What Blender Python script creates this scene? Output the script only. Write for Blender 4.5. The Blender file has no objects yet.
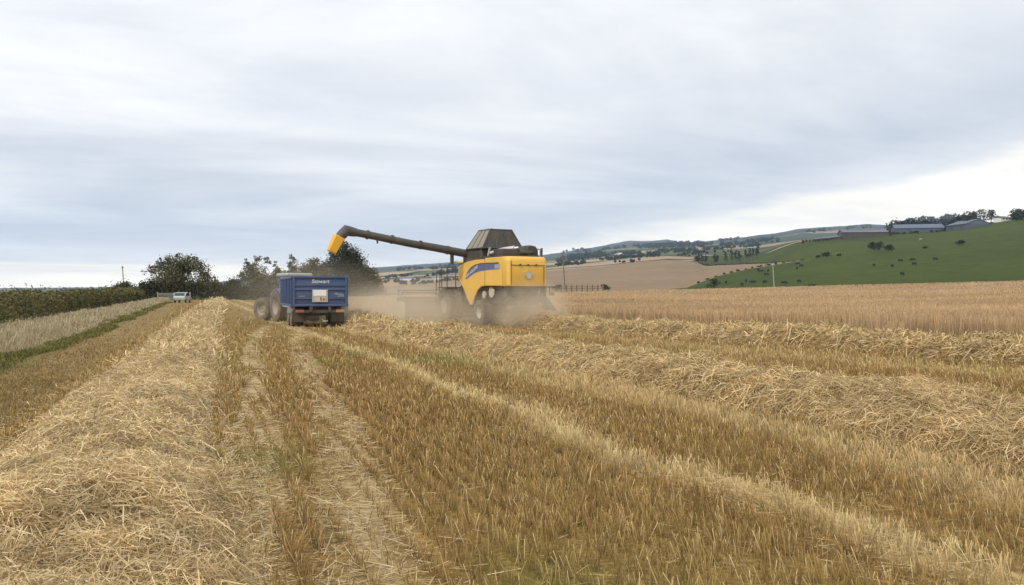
import bpy, math, random
import numpy as np
from mathutils import Vector, Matrix

random.seed(7)
rng = np.random.default_rng(7)
S = bpy.context.scene
COL = S.collection

# ------------------------------------------------------------------ camera
F, CX, HY = 804.0, 512.0, 290.0          # focal length in px, image centre column, horizon row
CAMZ = 1.7
cam = bpy.data.cameras.new('camera')
cam.sensor_width = 36.0
cam.lens = F / 1024 * 36
cam.clip_start = 0.05
cam.clip_end = 30000
camo = bpy.data.objects.new('camera', cam)
camo.location = (0, 0, CAMZ)
camo.rotation_euler = (math.radians(90) - math.atan(2.5 / F), 0, 0)
COL.objects.link(camo)
S.camera = camo

# ------------------------------------------------------------------ light
SUN_EL, SUN_AZ = math.radians(42), math.radians(215)   # azimuth clockwise from +Y: behind, to the left
sun = bpy.data.lights.new('sun', 'SUN')
sun.energy = 2.0
sun.angle = math.radians(10)
sun.color = (1.0, 0.95, 0.87)
suno = bpy.data.objects.new('sun', sun)
d = Vector((math.sin(SUN_AZ) * math.cos(SUN_EL), math.cos(SUN_AZ) * math.cos(SUN_EL), math.sin(SUN_EL)))
suno.rotation_euler = d.to_track_quat('Z', 'Y').to_euler()
suno.location = (-30, -40, 60)
COL.objects.link(suno)

VS = S.view_settings
S.display_settings.display_device = 'sRGB'
VS.view_transform = 'Standard'
VS.look = 'None'
VS.gamma = 1.0
VS.exposure = 0.15
VS.use_curve_mapping = False
S.cycles.use_denoising = True
S.cycles.max_bounces = 6
S.cycles.diffuse_bounces = 3
S.cycles.transparent_max_bounces = 8
S.cycles.volume_bounces = 2
S.cycles.volume_step_rate = 2.0
S.cycles.volume_max_steps = 128

def N(nt, typ, **kw):
    n = nt.nodes.new(typ)
    for k, v in kw.items():
        if k == 'inp':
            for a, b in v.items():
                n.inputs[a].default_value = b
        else:
            setattr(n, k, v)
    return n

def math_(nt, op, a, b=None, c=None, clamp=False):
    n = nt.nodes.new('ShaderNodeMath'); n.operation = op; n.use_clamp = clamp
    for i, v in enumerate((a, b, c)):
        if v is None: continue
        if isinstance(v, (int, float)): n.inputs[i].default_value = v
        else: nt.links.new(v, n.inputs[i])
    return n.outputs[0]

def ramp(nt, fac, stops, interp='LINEAR'):
    r = nt.nodes.new('ShaderNodeValToRGB')
    r.color_ramp.interpolation = interp
    e = r.color_ramp.elements
    while len(e) < len(stops): e.new(0.5)
    for i, (p, c) in enumerate(stops):
        e[i].position = p
        e[i].color = (*c, 1) if len(c) == 3 else c
    nt.links.new(fac, r.inputs[0])
    return r.outputs[0]

def mixc(nt, fac, a, b, blend='MIX'):
    m = nt.nodes.new('ShaderNodeMix'); m.data_type = 'RGBA'; m.blend_type = blend
    for sock, v in ((m.inputs[0], fac), (m.inputs[6], a), (m.inputs[7], b)):
        if isinstance(v, (int, float)): sock.default_value = v
        elif isinstance(v, tuple): sock.default_value = (*v, 1) if len(v) == 3 else v
        else: nt.links.new(v, sock)
    return m.outputs[2]

def noise(nt, vec, scale, detail=4, rough=0.5, dist=0.0):
    n = nt.nodes.new('ShaderNodeTexNoise')
    n.inputs['Scale'].default_value = scale
    n.inputs['Detail'].default_value = detail
    n.inputs['Roughness'].default_value = rough
    n.inputs['Distortion'].default_value = dist
    if vec is not None: nt.links.new(vec, n.inputs['Vector'])
    return n.outputs['Fac']

# ------------------------------------------------------------------ sky
world = bpy.data.worlds.new('World')
S.world = world
world.use_nodes = True
nt = world.node_tree
nt.nodes.clear()
out = nt.nodes.new('ShaderNodeOutputWorld')
bg = nt.nodes.new('ShaderNodeBackground')
nt.links.new(bg.outputs[0], out.inputs[0])
sky = nt.nodes.new('ShaderNodeTexSky')
sky.sky_type = 'NISHITA'
sky.sun_disc = False
sky.sun_elevation = SUN_EL
sky.sun_rotation = SUN_AZ
skyc = mixc(nt, 1.0, sky.outputs[0], (0.10, 0.10, 0.10), 'MULTIPLY')
tc = nt.nodes.new('ShaderNodeTexCoord')
sep = nt.nodes.new('ShaderNodeSeparateXYZ')
nt.links.new(tc.outputs['Generated'], sep.inputs[0])
zz = math_(nt, 'MAXIMUM', sep.outputs[2], 0.0)
den = math_(nt, 'ADD', zz, 0.13)
u = math_(nt, 'DIVIDE', sep.outputs[0], den)
v = math_(nt, 'DIVIDE', sep.outputs[1], den)
comb = nt.nodes.new('ShaderNodeCombineXYZ')
# cloud streets run roughly across the view, slanting a little
nt.links.new(math_(nt, 'ADD', math_(nt, 'MULTIPLY', u, 0.58), math_(nt, 'MULTIPLY', v, 0.12)), comb.inputs[0])
nt.links.new(math_(nt, 'SUBTRACT', v, math_(nt, 'MULTIPLY', u, 0.26)), comb.inputs[1])
cv = comb.outputs[0]
n1 = noise(nt, cv, 0.70, 6, 0.55, 0.7)
n2 = noise(nt, cv, 2.0, 6, 0.6, 0.5)
warp = math_(nt, 'MULTIPLY', math_(nt, 'SUBTRACT', n1, 0.5), 0.10)
# height above the horizon; the cloud edge lifts towards the right
elv = math_(nt, 'ADD', math_(nt, 'SUBTRACT', zz, math_(nt, 'MULTIPLY', math_(nt, 'MAXIMUM', sep.outputs[0], -0.05), 0.19)), warp)
base = ramp(nt, elv, [(0.0, (1.42, 1.30, 1.12)), (0.032, (1.38, 1.27, 1.10)), (0.046, (0.90, 0.90, 0.90)),
                      (0.075, (0.72, 0.75, 0.80)), (0.13, (0.82, 0.835, 0.86)), (0.20, (0.88, 0.885, 0.90)), (0.32, (0.94, 0.94, 0.95)), (1.0, (1.0, 1.0, 1.0))])
shade = ramp(nt, n1, [(0.30, (0.80, 0.825, 0.87)), (0.47, (0.96, 0.965, 0.975)), (0.66, (1.22, 1.20, 1.17))])
c1 = mixc(nt, 1.0, base, shade, 'MULTIPLY')
shade2 = ramp(nt, n2, [(0.3, (0.90, 0.92, 0.955)), (0.7, (1.09, 1.08, 1.06))])
c2 = mixc(nt, 1.0, c1, shade2, 'MULTIPLY')
fin = mixc(nt, 0.93, skyc, c2)
nt.links.new(fin, bg.inputs[0])
bg.inputs[1].default_value = 1.0

# ------------------------------------------------------------------ coordinates
HX, HYV = -0.362, 0.932                   # driving direction of the machines, along the stubble rows
def ps(p, s):                             # across / along the rows -> world XY
    return (0.932 * p - 0.362 * s, 0.362 * p + 0.932 * s)
def to_ps(X, Y):
    return 0.932 * X + 0.362 * Y, -0.362 * X + 0.932 * Y
def sstep(a, b, x):
    t = np.clip((x - a) / (b - a), 0, 1)
    return t * t * (3 - 2 * t)
_tab = np.random.default_rng(3).random((256, 256))
def vn(x, y, seed=0):                     # value noise 0..1
    x = np.asarray(x, float) + seed * 17.31; y = np.asarray(y, float) + seed * 9.77
    xi = np.floor(x).astype(int); yi = np.floor(y).astype(int)
    fx = x - xi; fy = y - yi
    fx = fx * fx * (3 - 2 * fx); fy = fy * fy * (3 - 2 * fy)
    g = lambda a, b: _tab[a % 256, b % 256]
    return (g(xi, yi) * (1 - fx) + g(xi + 1, yi) * fx) * (1 - fy) + (g(xi, yi + 1) * (1 - fx) + g(xi + 1, yi + 1) * fx) * fy
def gz(X, Y):                             # ground height of the field
    X = np.asarray(X, float); Y = np.asarray(Y, float)
    p, s = to_ps(X, Y)
    q = np.clip(p, 0, 230)
    z = 0.035 * np.clip(q - 6, 0, 14) + np.where(q > 20, 0.010 * (q - 20) + 0.00013 * (q - 20) ** 2, 0)
    ss = np.clip(s, 0, 60)
    z = z - sstep(4, 15, p) * 0.0127 * ss - (1 - sstep(4, 15, p)) * 0.0028 * np.clip(s, 0, 45)
    z = z + (vn(X / 7, Y / 7, 1) - 0.5) * 0.05 + (vn(X / 1.3, Y / 1.3, 2) - 0.5) * 0.018
    return z
def px2g(x, y, it=6):                     # pixel -> point on the field
    x = np.asarray(x, float); y = np.asarray(y, float)
    z = np.zeros_like(x); Y = None
    for _ in range(it):
        Y = np.clip((CAMZ - z) * F / np.maximum(y - HY, 0.5), 1, 400)
        z = gz((x - CX) / F * Y, Y)
    return (x - CX) / F * Y, Y, z

# ------------------------------------------------------------------ mesh helpers
def quad_mesh(name, V, Fq, cols=None, smooth=False):
    V = np.asarray(V, np.float32); Fq = np.asarray(Fq, np.int32)
    me = bpy.data.meshes.new(name)
    k = Fq.shape[1]
    me.vertices.add(len(V)); me.vertices.foreach_set('co', V.ravel())
    me.loops.add(Fq.size); me.loops.foreach_set('vertex_index', Fq.ravel())
    me.polygons.add(len(Fq)); me.polygons.foreach_set('loop_start', np.arange(0, Fq.size, k, dtype=np.int32))
    if smooth: me.polygons.foreach_set('use_smooth', np.ones(len(Fq), bool))
    if cols is not None:
        a = me.attributes.new('Col', 'FLOAT_COLOR', 'POINT')
        c = np.ones((len(V), 4), np.float32); c[:, :3] = cols
        a.data.foreach_set('color', c.ravel())
    me.update(calc_edges=True)
    return me

def link(name, me, mat=None, parent=None, label=None, cat=None, group=None, kind=None, loc=None, rz=None):
    o = bpy.data.objects.new(name, me); COL.objects.link(o)
    if mat is not None and me is not None: me.materials.clear(); me.materials.append(mat)
    if parent is not None: o.parent = parent
    if label: o['label'] = label
    if cat: o['category'] = cat
    if group: o['group'] = group
    if kind: o['kind'] = kind
    if loc is not None: o.location = loc
    if rz is not None: o.rotation_euler = (0, 0, rz)
    return o

def ribbons(base, vec, width, cb, ct, bend=None, seg=1, taper=0.5, roll=None):
    """thin strips: base (N,3), vec (N,3), width (N,), colours base/tip (N,3) -> V, F, C"""
    n = len(base)
    vec = np.asarray(vec, float)
    ln = np.linalg.norm(vec, axis=1, keepdims=True) + 1e-9
    t = vec / ln
    rnd = rng.normal(size=(n, 3)) if roll is None else roll
    w = np.cross(t, rnd); w /= (np.linalg.norm(w, axis=1, keepdims=True) + 1e-9)
    w = w * np.asarray(width)[:, None] * 0.5
    Vs, Cs = [], []
    for i in range(seg + 1):
        a = i / seg
        c = base + vec * a
        if bend is not None: c = c + bend * (4 * a * (1 - a) if seg > 1 else 0)
        ww = w * (1 - (1 - taper) * a)
        Vs += [c - ww, c + ww]
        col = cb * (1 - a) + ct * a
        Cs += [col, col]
    m = 2 * (seg + 1)
    V = np.stack(Vs, 1).reshape(-1, 3); C = np.stack(Cs, 1).reshape(-1, 3)
    off = (np.arange(n) * m)[:, None]
    Fs = [off + np.array([[2 * i, 2 * i + 1, 2 * i + 3, 2 * i + 2]]) for i in range(seg)]
    return V, np.concatenate(Fs, 0), C

def joinVFC(parts):
    Vs, Fs, Cs, o = [], [], [], 0
    for V, Fq, C in parts:
        Vs.append(V); Fs.append(Fq + o); Cs.append(C); o += len(V)
    return np.concatenate(Vs), np.concatenate(Fs), np.concatenate(Cs)

class MB:
    """collects simple solids, built as one mesh"""
    def __init__(s): s.v = []; s.f = []
    def add(s, vs, fs):
        o = len(s.v); s.v += [tuple(x) for x in vs]; s.f += [tuple(i + o for i in f) for f in fs]; return s
    def box(s, c, d, rot=None):
        x, y, z = d[0] / 2, d[1] / 2, d[2] / 2
        vs = [Vector((a * x, b * y, e * z)) for e in (-1, 1) for b in (-1, 1) for a in (-1, 1)]
        if rot is not None: vs = [rot @ q for q in vs]
        vs = [q + Vector(c) for q in vs]
        return s.add(vs, [(0, 2, 3, 1), (4, 5, 7, 6), (0, 1, 5, 4), (2, 6, 7, 3), (0, 4, 6, 2), (1, 3, 7, 5)])
    def prismx(s, poly, x0, x1):          # polygon in (y,z), extruded along x
        n = len(poly)
        vs = [(x0, a, b) for a, b in poly] + [(x1, a, b) for a, b in poly]
        return s.add(vs, [tuple(range(n)), tuple(range(2 * n - 1, n - 1, -1))] + [(i, i + n, (i + 1) % n + n, (i + 1) % n) for i in range(n)])
    def prismy(s, poly, y0, y1):          # polygon in (x,z), extruded along y
        n = len(poly)
        vs = [(a, y0, b) for a, b in poly] + [(a, y1, b) for a, b in poly]
        return s.add(vs, [tuple(range(n)), tuple(range(2 * n - 1, n - 1, -1))] + [(i, i + n, (i + 1) % n + n, (i + 1) % n) for i in range(n)])
    def prismz(s, poly, z0, z1):
        n = len(poly)
        vs = [(a, b, z0) for a, b in poly] + [(a, b, z1) for a, b in poly]
        return s.add(vs, [tuple(range(n)), tuple(range(2 * n - 1, n - 1, -1))] + [(i, i + n, (i + 1) % n + n, (i + 1) % n) for i in range(n)])
    def hull8(s, lo, hi):                 # four lower and four upper corners
        vs = list(lo) + list(hi)
        return s.add(vs, [(3, 2, 1, 0), (4, 5, 6, 7)] + [(i, (i + 1) % 4, (i + 1) % 4 + 4, i + 4) for i in range(4)])
    def tube(s, pts, rad, n=10, cap=True):
        pts = [Vector(p) for p in pts]
        if not hasattr(rad, '__len__'): rad = [rad] * len(pts)
        vs = []; up = None
        for i, p in enumerate(pts):
            t = (pts[min(i + 1, len(pts) - 1)] - pts[max(i - 1, 0)]).normalized()
            if up is None: up = t.orthogonal().normalized()
            up = (up - t * up.dot(t)).normalized()
            b = t.cross(up)
            vs += [p + (up * math.cos(2 * math.pi * k / n) + b * math.sin(2 * math.pi * k / n)) * rad[i] for k in range(n)]
        fs = [(i * n + k, i * n + (k + 1) % n, (i + 1) * n + (k + 1) % n, (i + 1) * n + k) for i in range(len(pts) - 1) for k in range(n)]
        if cap: fs += [tuple(range(n - 1, -1, -1)), tuple(range((len(pts) - 1) * n, len(pts) * n))]
        return s.add(vs, fs)
    def lathex(s, prof, c, n=28):         # profile of (x, r) turned about the x axis through c
        vs = [(c[0] + x, c[1] + r * math.cos(2 * math.pi * k / n), c[2] + r * math.sin(2 * math.pi * k / n)) for x, r in prof for k in range(n)]
        m = len(prof)
        fs = [(i * n + k, (i + 1) * n + k, (i + 1) * n + (k + 1) % n, i * n + (k + 1) % n) for i in range(m - 1) for k in range(n)]
        return s.add(vs, fs)
    def build(s, name, mat, parent=None, bevel=0, smooth=False, loc=None, rz=None, **tags):
        me = bpy.data.meshes.new(name)
        me.from_pydata(s.v, [], s.f)
        me.update()
        import bmesh
        bm = bmesh.new(); bm.from_mesh(me)
        bmesh.ops.recalc_face_normals(bm, faces=bm.faces)
        bm.to_mesh(me); bm.free()
        if smooth or bevel:
            me.polygons.foreach_set('use_smooth', np.ones(len(me.polygons), bool))
            me.set_sharp_from_angle(angle=math.radians(38))
        o = link(name, me, mat, parent, loc=loc, rz=rz, **tags)
        if bevel:
            b = o.modifiers.new('bevel', 'BEVEL'); b.width = bevel; b.segments = 2; b.limit_method = 'ANGLE'; b.angle_limit = math.radians(35)
        return o

def empty(name, loc, rz=0, **tags):
    o = link(name, None, loc=loc, rz=rz, **tags)
    o.empty_display_size = 0.3
    return o

def copy_tree(o, parent=None):
    c = o.copy(); COL.objects.link(c); c.parent = parent
    for ch in list(o.children): copy_tree(ch, c)
    return c

def text_mesh(body, size, shear=0.0, ext=0.002):
    cu = bpy.data.curves.new('lettering', 'FONT'); cu.body = body; cu.size = size; cu.shear = shear
    cu.align_x = 'CENTER'; cu.align_y = 'CENTER'; cu.extrude = ext
    o = bpy.data.objects.new('lettering', cu); COL.objects.link(o)
    dg = bpy.context.evaluated_depsgraph_get(); dg.update()
    me = bpy.data.meshes.new_from_object(o.evaluated_get(dg))
    bpy.data.objects.remove(o); bpy.data.curves.remove(cu)
    return me

# ------------------------------------------------------------------ materials
def pbr(name, col, rough=0.6, metal=0.0, spec=0.5):
    m = bpy.data.materials.new(name); m.use_nodes = True
    b = m.node_tree.nodes['Principled BSDF']
    b.inputs['Base Color'].default_value = (*col, 1)
    b.inputs['Roughness'].default_value = rough
    b.inputs['Metallic'].default_value = metal
    b.inputs['Specular IOR Level'].default_value = spec
    return m

def dusty(name, col, rough=0.5, metal=0.0, dust=(0.36, 0.28, 0.18), amt=0.35, scale=1.6, streak=True):
    """paint with dust and dirt of its own shape over it"""
    m = pbr(name, col, rough, metal)
    nt = m.node_tree; b = nt.nodes['Principled BSDF']
    tc = nt.nodes.new('ShaderNodeTexCoord')
    mp = nt.nodes.new('ShaderNodeMapping')
    mp.inputs['Scale'].default_value = (1, 1, 0.45 if streak else 1)
    nt.links.new(tc.outputs['Object'], mp.inputs[0])
    a = noise(nt, mp.outputs[0], scale, 6, 0.65)
    a2 = noise(nt, mp.outputs[0], scale * 9, 3, 0.6)
    f = math_(nt, 'ADD', math_(nt, 'MULTIPLY', math_(nt, 'SUBTRACT', a, 0.32, clamp=True), 1.8 * amt), math_(nt, 'MULTIPLY', a2, 0.25 * amt), clamp=True)
    nt.links.new(mixc(nt, f, col, dust), b.inputs['Base Color'])
    nt.links.new(math_(nt, 'ADD', math_(nt, 'MULTIPLY', f, 0.4), rough, clamp=True), b.inputs['Roughness'])
    return m

def attr_mat(name, rough=0.75, spec=0.25, transl=0.0, var=None):
    m = bpy.data.materials.new(name); m.use_nodes = True
    nt = m.node_tree; b = nt.nodes['Principled BSDF']
    a = nt.nodes.new('ShaderNodeAttribute'); a.attribute_name = 'Col'
    col = a.outputs['Color']
    if var:
        g = nt.nodes.new('ShaderNodeNewGeometry')
        r = ramp(nt, noise(nt, g.outputs['Position'], var, 4, 0.6), [(0.3, (0.75, 0.75, 0.75)), (0.7, (1.2, 1.2, 1.2))])
        col = mixc(nt, 1.0, col, r, 'MULTIPLY')
    nt.links.new(col, b.inputs['Base Color'])
    b.inputs['Roughness'].default_value = rough
    b.inputs['Specular IOR Level'].default_value = spec
    if transl:
        t = nt.nodes.new('ShaderNodeBsdfTranslucent'); nt.links.new(col, t.inputs[0])
        mx = nt.nodes.new('ShaderNodeMixShader'); mx.inputs[0].default_value = transl
        nt.links.new(b.outputs[0], mx.inputs[1]); nt.links.new(t.outputs[0], mx.inputs[2])
        nt.links.new(mx.outputs[0], nt.nodes['Material Output'].inputs[0])
    return m

M = {}
M['straw'] = attr_mat('straw', 0.6, 0.35, 0.15)
M['plant'] = attr_mat('plant', 0.7, 0.2, 0.18)
M['leaf'] = attr_mat('leaf', 0.65, 0.25, 0.15)
M['bark'] = dusty('bark', (0.10, 0.08, 0.06), 0.9, amt=0.2)
M['yellow'] = dusty('yellow_paint', (0.80, 0.47, 0.06), 0.42, amt=0.30)
M['spoutyellow'] = dusty('yellow_rubber', (0.82, 0.42, 0.02), 0.5, amt=0.12)
M['blue'] = dusty('blue_paint', (0.028, 0.07, 0.18), 0.45, amt=0.22)
M['bluetr'] = dusty('tractor_blue', (0.05, 0.08, 0.20), 0.5, amt=0.5)
M['decal'] = dusty('decal_blue', (0.05, 0.085, 0.25), 0.5, amt=0.35)
M['dgrey'] = dusty('dark_grey_metal', (0.035, 0.034, 0.033), 0.55, amt=0.24)
M['auger'] = dusty('auger_grey', (0.042, 0.041, 0.042), 0.5, amt=0.22)
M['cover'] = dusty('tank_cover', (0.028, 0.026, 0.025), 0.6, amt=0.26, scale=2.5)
M['coverlight'] = dusty('tank_cover_sky_sheen', (0.22, 0.20, 0.175), 0.6, amt=0.6, scale=2.5)  # paler copy for the left cover: sky reflection painted into the grey, under dust
M['black'] = dusty('black_plastic', (0.02, 0.02, 0.02), 0.6, amt=0.3)
M['tyre'] = dusty('tyre_rubber', (0.03, 0.029, 0.028), 0.85, amt=0.75, streak=False)
M['rim'] = dusty('rim_pale', (0.55, 0.53, 0.48), 0.5, amt=0.35)
M['rimtr'] = dusty('rim_grey', (0.36, 0.33, 0.28), 0.6, amt=0.6)
M['silver'] = pbr('silver_metal', (0.62, 0.60, 0.57), 0.35, 0.8)
M['steel'] = dusty('galvanised', (0.42, 0.43, 0.43), 0.5, 0.4, amt=0.3)
M['white'] = pbr('white_paint', (0.75, 0.75, 0.73), 0.5)
M['cream'] = dusty('cream_plate', (0.55, 0.50, 0.38), 0.5, amt=0.3)
M['red'] = dusty('red_lens', (0.30, 0.035, 0.025), 0.45, amt=0.6)
M['orange'] = dusty('orange_lens', (0.42, 0.16, 0.05), 0.45, amt=0.6)
M['glass'] = pbr('dark_glass', (0.03, 0.035, 0.04), 0.08, 0, 0.8)
M['carpaint'] = dusty('car_paint', (0.42, 0.47, 0.45), 0.3, 0.3, amt=0.15)
M['wood'] = dusty('weathered_wood', (0.16, 0.13, 0.10), 0.9, amt=0.2)
M['palewood'] = dusty('pale_pole', (0.45, 0.42, 0.35), 0.8, amt=0.2)
M['roofblue'] = dusty('roof_blue_sheet', (0.095, 0.125, 0.175), 0.8, amt=0.15, scale=0.05)
M['roofgrey'] = dusty('roof_grey_sheet', (0.12, 0.125, 0.15), 0.8, amt=0.2, scale=0.05)
M['walldark'] = dusty('shed_boarding', (0.045, 0.042, 0.055), 0.85, amt=0.2, scale=0.1)
M['wallblue'] = dusty('shed_blue_wall', (0.06, 0.08, 0.12), 0.8, amt=0.2, scale=0.1)
M['harl'] = dusty('white_render', (0.70, 0.69, 0.66), 0.9, amt=0.1)
M['slate'] = dusty('slate_roof', (0.13, 0.13, 0.14), 0.7, amt=0.2)
M['brownshed'] = dusty('brown_boards', (0.22, 0.16, 0.11), 0.9, amt=0.3)
M['cow'] = pbr('black_hide', (0.018, 0.016, 0.014), 0.8)
M['cowpale'] = pbr('pale_hide', (0.45, 0.36, 0.26), 0.8)

# ------------------------------------------------------------------ field ground
LSW, RSW, FSW = -1.0, 7.95, 16.3        # centre lines of the three straw swaths, metres across the rows
def swath_c(p0, s):                        # swaths wander a little
    c = p0 + (vn(s / 9, p0, 5) - 0.5) * 0.35 + (vn(s / 31, p0 * 3, 6) - 0.5) * 0.5
    if p0 == LSW: c = c + np.interp(s, [0, 12, 27, 56, 107, 138], [-.05, .15, .6, 1.1, 2.8, 4.0])
    return c
SW_HALF = {LSW: 0.92, RSW: 1.0, FSW: 1.0}
SW_H = {LSW: 0.40, RSW: 0.46, FSW: 0.44}
_ts = np.array([0, 4.8, 10.5, 18, 27, 38, 47, 60])
_tl = np.array([-.25, .12, .66, 1.05, 1.5, 2.6, 3.9, 3.9])
def trackL(s): return np.interp(s, _ts, _tl)
def trackR(s): return np.interp(s, _ts, _tl + np.array([.75, .85, 1.0, 1.15, 1.4, 1.7, 1.9, 1.9]))

def zone_col(p, s):
    """colour of what grows or lies at a place of the field (stalk colour)"""
    p = np.asarray(p, float); s = np.asarray(s, float)
    w = p + (vn(s / 3, p, 8) - 0.5) * 0.6 + (vn(s / .5, p * 2, 7) - 0.5) * 0.3
    c = np.empty(p.shape + (3,))
    brown = np.array([0.275, 0.165, 0.062]); olive = np.array([0.315, 0.225, 0.078]); pale = np.array([0.61, 0.47, 0.245])
    k = np.clip(0.65 * vn(p * 0.9, s / 11, 9) + 0.5 * vn(p / .28, s / .4, 10) - .1, 0, 1)[..., None]
    c[:] = brown * (1 - k) + olive * k
    def band(c0, h, soft):
        return np.clip(1 - (np.abs(w - c0) - h) / soft, 0, 1)[..., None]
    c = c + (pale - c) * band(4.2, 0.10, 0.22) * 0.85
    c = c + (pale - c) * band(6.5, 0.35, 0.4) * 0.55
    c = c + (pale - c) * band(10.0, 0.6, 0.8) * 0.25
    c = c + (pale - c) * band(13.6, 0.5, 0.6) * 0.3
    green = np.array([0.21, 0.215, 0.06])
    g = np.clip((vn(p / 1.1, s / 2.3, 11) - 0.66) * 5, 0, 1) * np.clip((vn(p / 4, s / 9, 12) - 0.35) * 3, 0, 1)
    c = c + (green - c) * (g * 0.55)[..., None]
    return c

def make_field():
    az = np.concatenate([np.arange(-180, -42, 4.0), np.arange(-42, 42, 0.3), np.arange(42, 180.1, 4.0)])
    r = np.concatenate([[0.0], np.geomspace(0.8, 178, 230)])
    A, R = np.meshgrid(np.radians(az), r)
    X = R * np.sin(A); Y = R * np.cos(A); Z = gz(X, Y)
    p, s = to_ps(X, Y)
    c = zone_col(p, s) * np.array([0.86, 0.84, 0.80])
    pale = np.array([0.48, 0.37, 0.21])
    for t in (trackL(s), trackR(s)):
        k = np.clip(1.25 - np.abs(p - t) / 0.30, 0, 1) * (s < 60)
        c = c + (pale - c) * (k * 0.9 * np.clip(vn(p / .25, s / .8, 15) * 1.5 - .2, 0, 1))[..., None]
    # verge side
    k = (sstep(-1.9, -2.6, p) * (s > 0))[..., None]; c = c + (np.array([0.26, 0.185, 0.078]) - c) * k
    k = sstep(-3.6, -4.2, p)[..., None]; c = c + (np.array([0.17, 0.155, 0.055]) - c) * k
    k = sstep(-4.6, -5.2, p)[..., None]; c = c + (np.array([0.33, 0.26, 0.15]) - c) * k
    k = sstep(-10, -12, p)[..., None]; c = c + (np.array([0.10, 0.13, 0.04]) - c) * k
    V = np.stack([X, Y, Z], -1).reshape(-1, 3)
    nr, na = A.shape
    i = np.arange(nr - 1)[:, None] * na + np.arange(na - 1)[None]
    Fq = np.stack([i, i + 1, i + na + 1, i + na], -1).reshape(-1, 4)[:, ::-1]
    me = quad_mesh('stubble_field', V, Fq, c.reshape(-1, 3), True)
    m = bpy.data.materials.new('stubble_soil'); m.use_nodes = True
    nt = m.node_tree; b = nt.nodes['Principled BSDF']
    a = nt.nodes.new('ShaderNodeAttribute'); a.attribute_name = 'Col'
    g = nt.nodes.new('ShaderNodeNewGeometry')
    mp = nt.nodes.new('ShaderNodeMapping'); mp.inputs['Rotation'].default_value = (0, 0, -math.atan2(0.362, 0.932))
    mp.vector_type = 'POINT'
    nt.links.new(g.outputs['Position'], mp.inputs[0])
    st = nt.nodes.new('ShaderNodeMapping'); st.inputs['Scale'].default_value = (6.0, 0.6, 1)
    nt.links.new(mp.outputs[0], st.inputs[0])
    rows = noise(nt, st.outputs[0], 1.0, 3, 0.6)
    fine = noise(nt, g.outputs['Position'], 22, 6, 0.7)
    mid = noise(nt, g.outputs['Position'], 2.2, 4, 0.6)
    c0 = mixc(nt, 1.0, a.outputs['Color'], ramp(nt, fine, [(0.33, (0.45, 0.42, 0.38)), (0.5, (0.9, 0.9, 0.88)), (0.68, (1.6, 1.6, 1.55))]), 'MULTIPLY')
    c1 = mixc(nt, 1.0, c0, ramp(nt, rows, [(0.3, (0.78, 0.76, 0.74)), (0.7, (1.2, 1.2, 1.2))]), 'MULTIPLY')
    c2 = mixc(nt, 1.0, c1, ramp(nt, mid, [(0.3, (0.85, 0.84, 0.82)), (0.7, (1.12, 1.12, 1.12))]), 'MULTIPLY')
    nt.links.new(c2, b.inputs['Base Color']); b.inputs['Roughness'].default_value = 0.9
    b.inputs['Specular IOR Level'].default_value = 0.1
    bp = nt.nodes.new('ShaderNodeBump'); bp.inputs['Strength'].default_value = 0.6; bp.inputs['Distance'].default_value = 0.03
    nt.links.new(fine, bp.inputs['Height']); nt.links.new(bp.outputs[0], b.inputs['Normal'])
    link('stubble_field', me, m, kind='structure', label='cut stubble field with brown rows running away from the viewer')
make_field()

# ------------------------------------------------------------------ land beyond the field, strip by strip
def cur(pts): 
    xs = np.array([p[0] for p in pts], float); ys = np.array([p[1] for p in pts], float)
    return lambda x: np.interp(x, xs, ys)
skyl = cur([(-500, 289), (0, 288), (60, 287.5), (120, 287), (150, 285.5), (200, 284), (300, 272), (380, 267), (424, 264), (462, 261), (500, 258.5), (545, 254.6), (591, 248), (629, 240.6), (645, 241), (667, 239.4), (680, 242.5), (710, 241), (743, 237), (776, 233), (800, 228.5), (844, 226), (864, 224), (887, 225), (960, 224), (1060, 220), (1500, 214)])
edge = cur([(-500, 299), (150, 298), (350, 296), (560, 292), (780, 291), (820, 290), (894, 287), (968, 284), (1024, 281), (1500, 270)])
k2 = cur([(-500, 298.5), (640, 291.5), (687, 287.6), (718, 276), (751, 268.6), (794, 261.7), (844, 255), (944, 248), (1024, 242.6), (1500, 225)])
k3 = cur([(-500, 294), (160, 293), (300, 290), (380, 286.5), (460, 280.5), (545, 271), (601, 266.5), (636, 262), (667, 259.7), (697, 262), (705, 265.8), (733, 264.6), (768, 263.2), (794, 261.2), (812, 259.28), (844, 255), (944, 248), (1024, 242.6), (1500, 225)])
k4 = cur([(-500, 293), (160, 292), (300, 284.5), (380, 279.5), (545, 269.5), (601, 264.5), (636, 260), (667, 257.5), (700, 256), (740, 255.5), (758, 255), (770, 252), (783, 247), (796, 242.5), (823, 238.5), (844, 237), (889, 233.5), (944, 230), (968, 226), (1003, 220), (1024, 218.5), (1500, 200)])
k5 = cur([(-500, 291.5), (160, 290.5), (300, 280), (380, 273), (460, 269.5), (545, 262), (600, 257), (640, 253), (700, 249.5), (760, 245), (800, 240), (850, 238), (1024, 224), (1500, 205)])
k6 = cur([(-500, 290), (160, 289), (300, 276), (380, 270.5), (460, 266.5), (545, 258.5), (600, 251), (640, 247.5), (700, 245), (743, 241), (776, 237), (800, 233), (844, 230), (887, 229), (1024, 223), (1500, 210)])
k4_own = k4
k4 = lambda x: np.where(np.asarray(x) < 690, k3(x), np.minimum(k3(x), k4_own(x) + np.clip((702 - np.asarray(x)) / 12, 0, 1) * (k3(x) - k4_own(x))))
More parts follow.
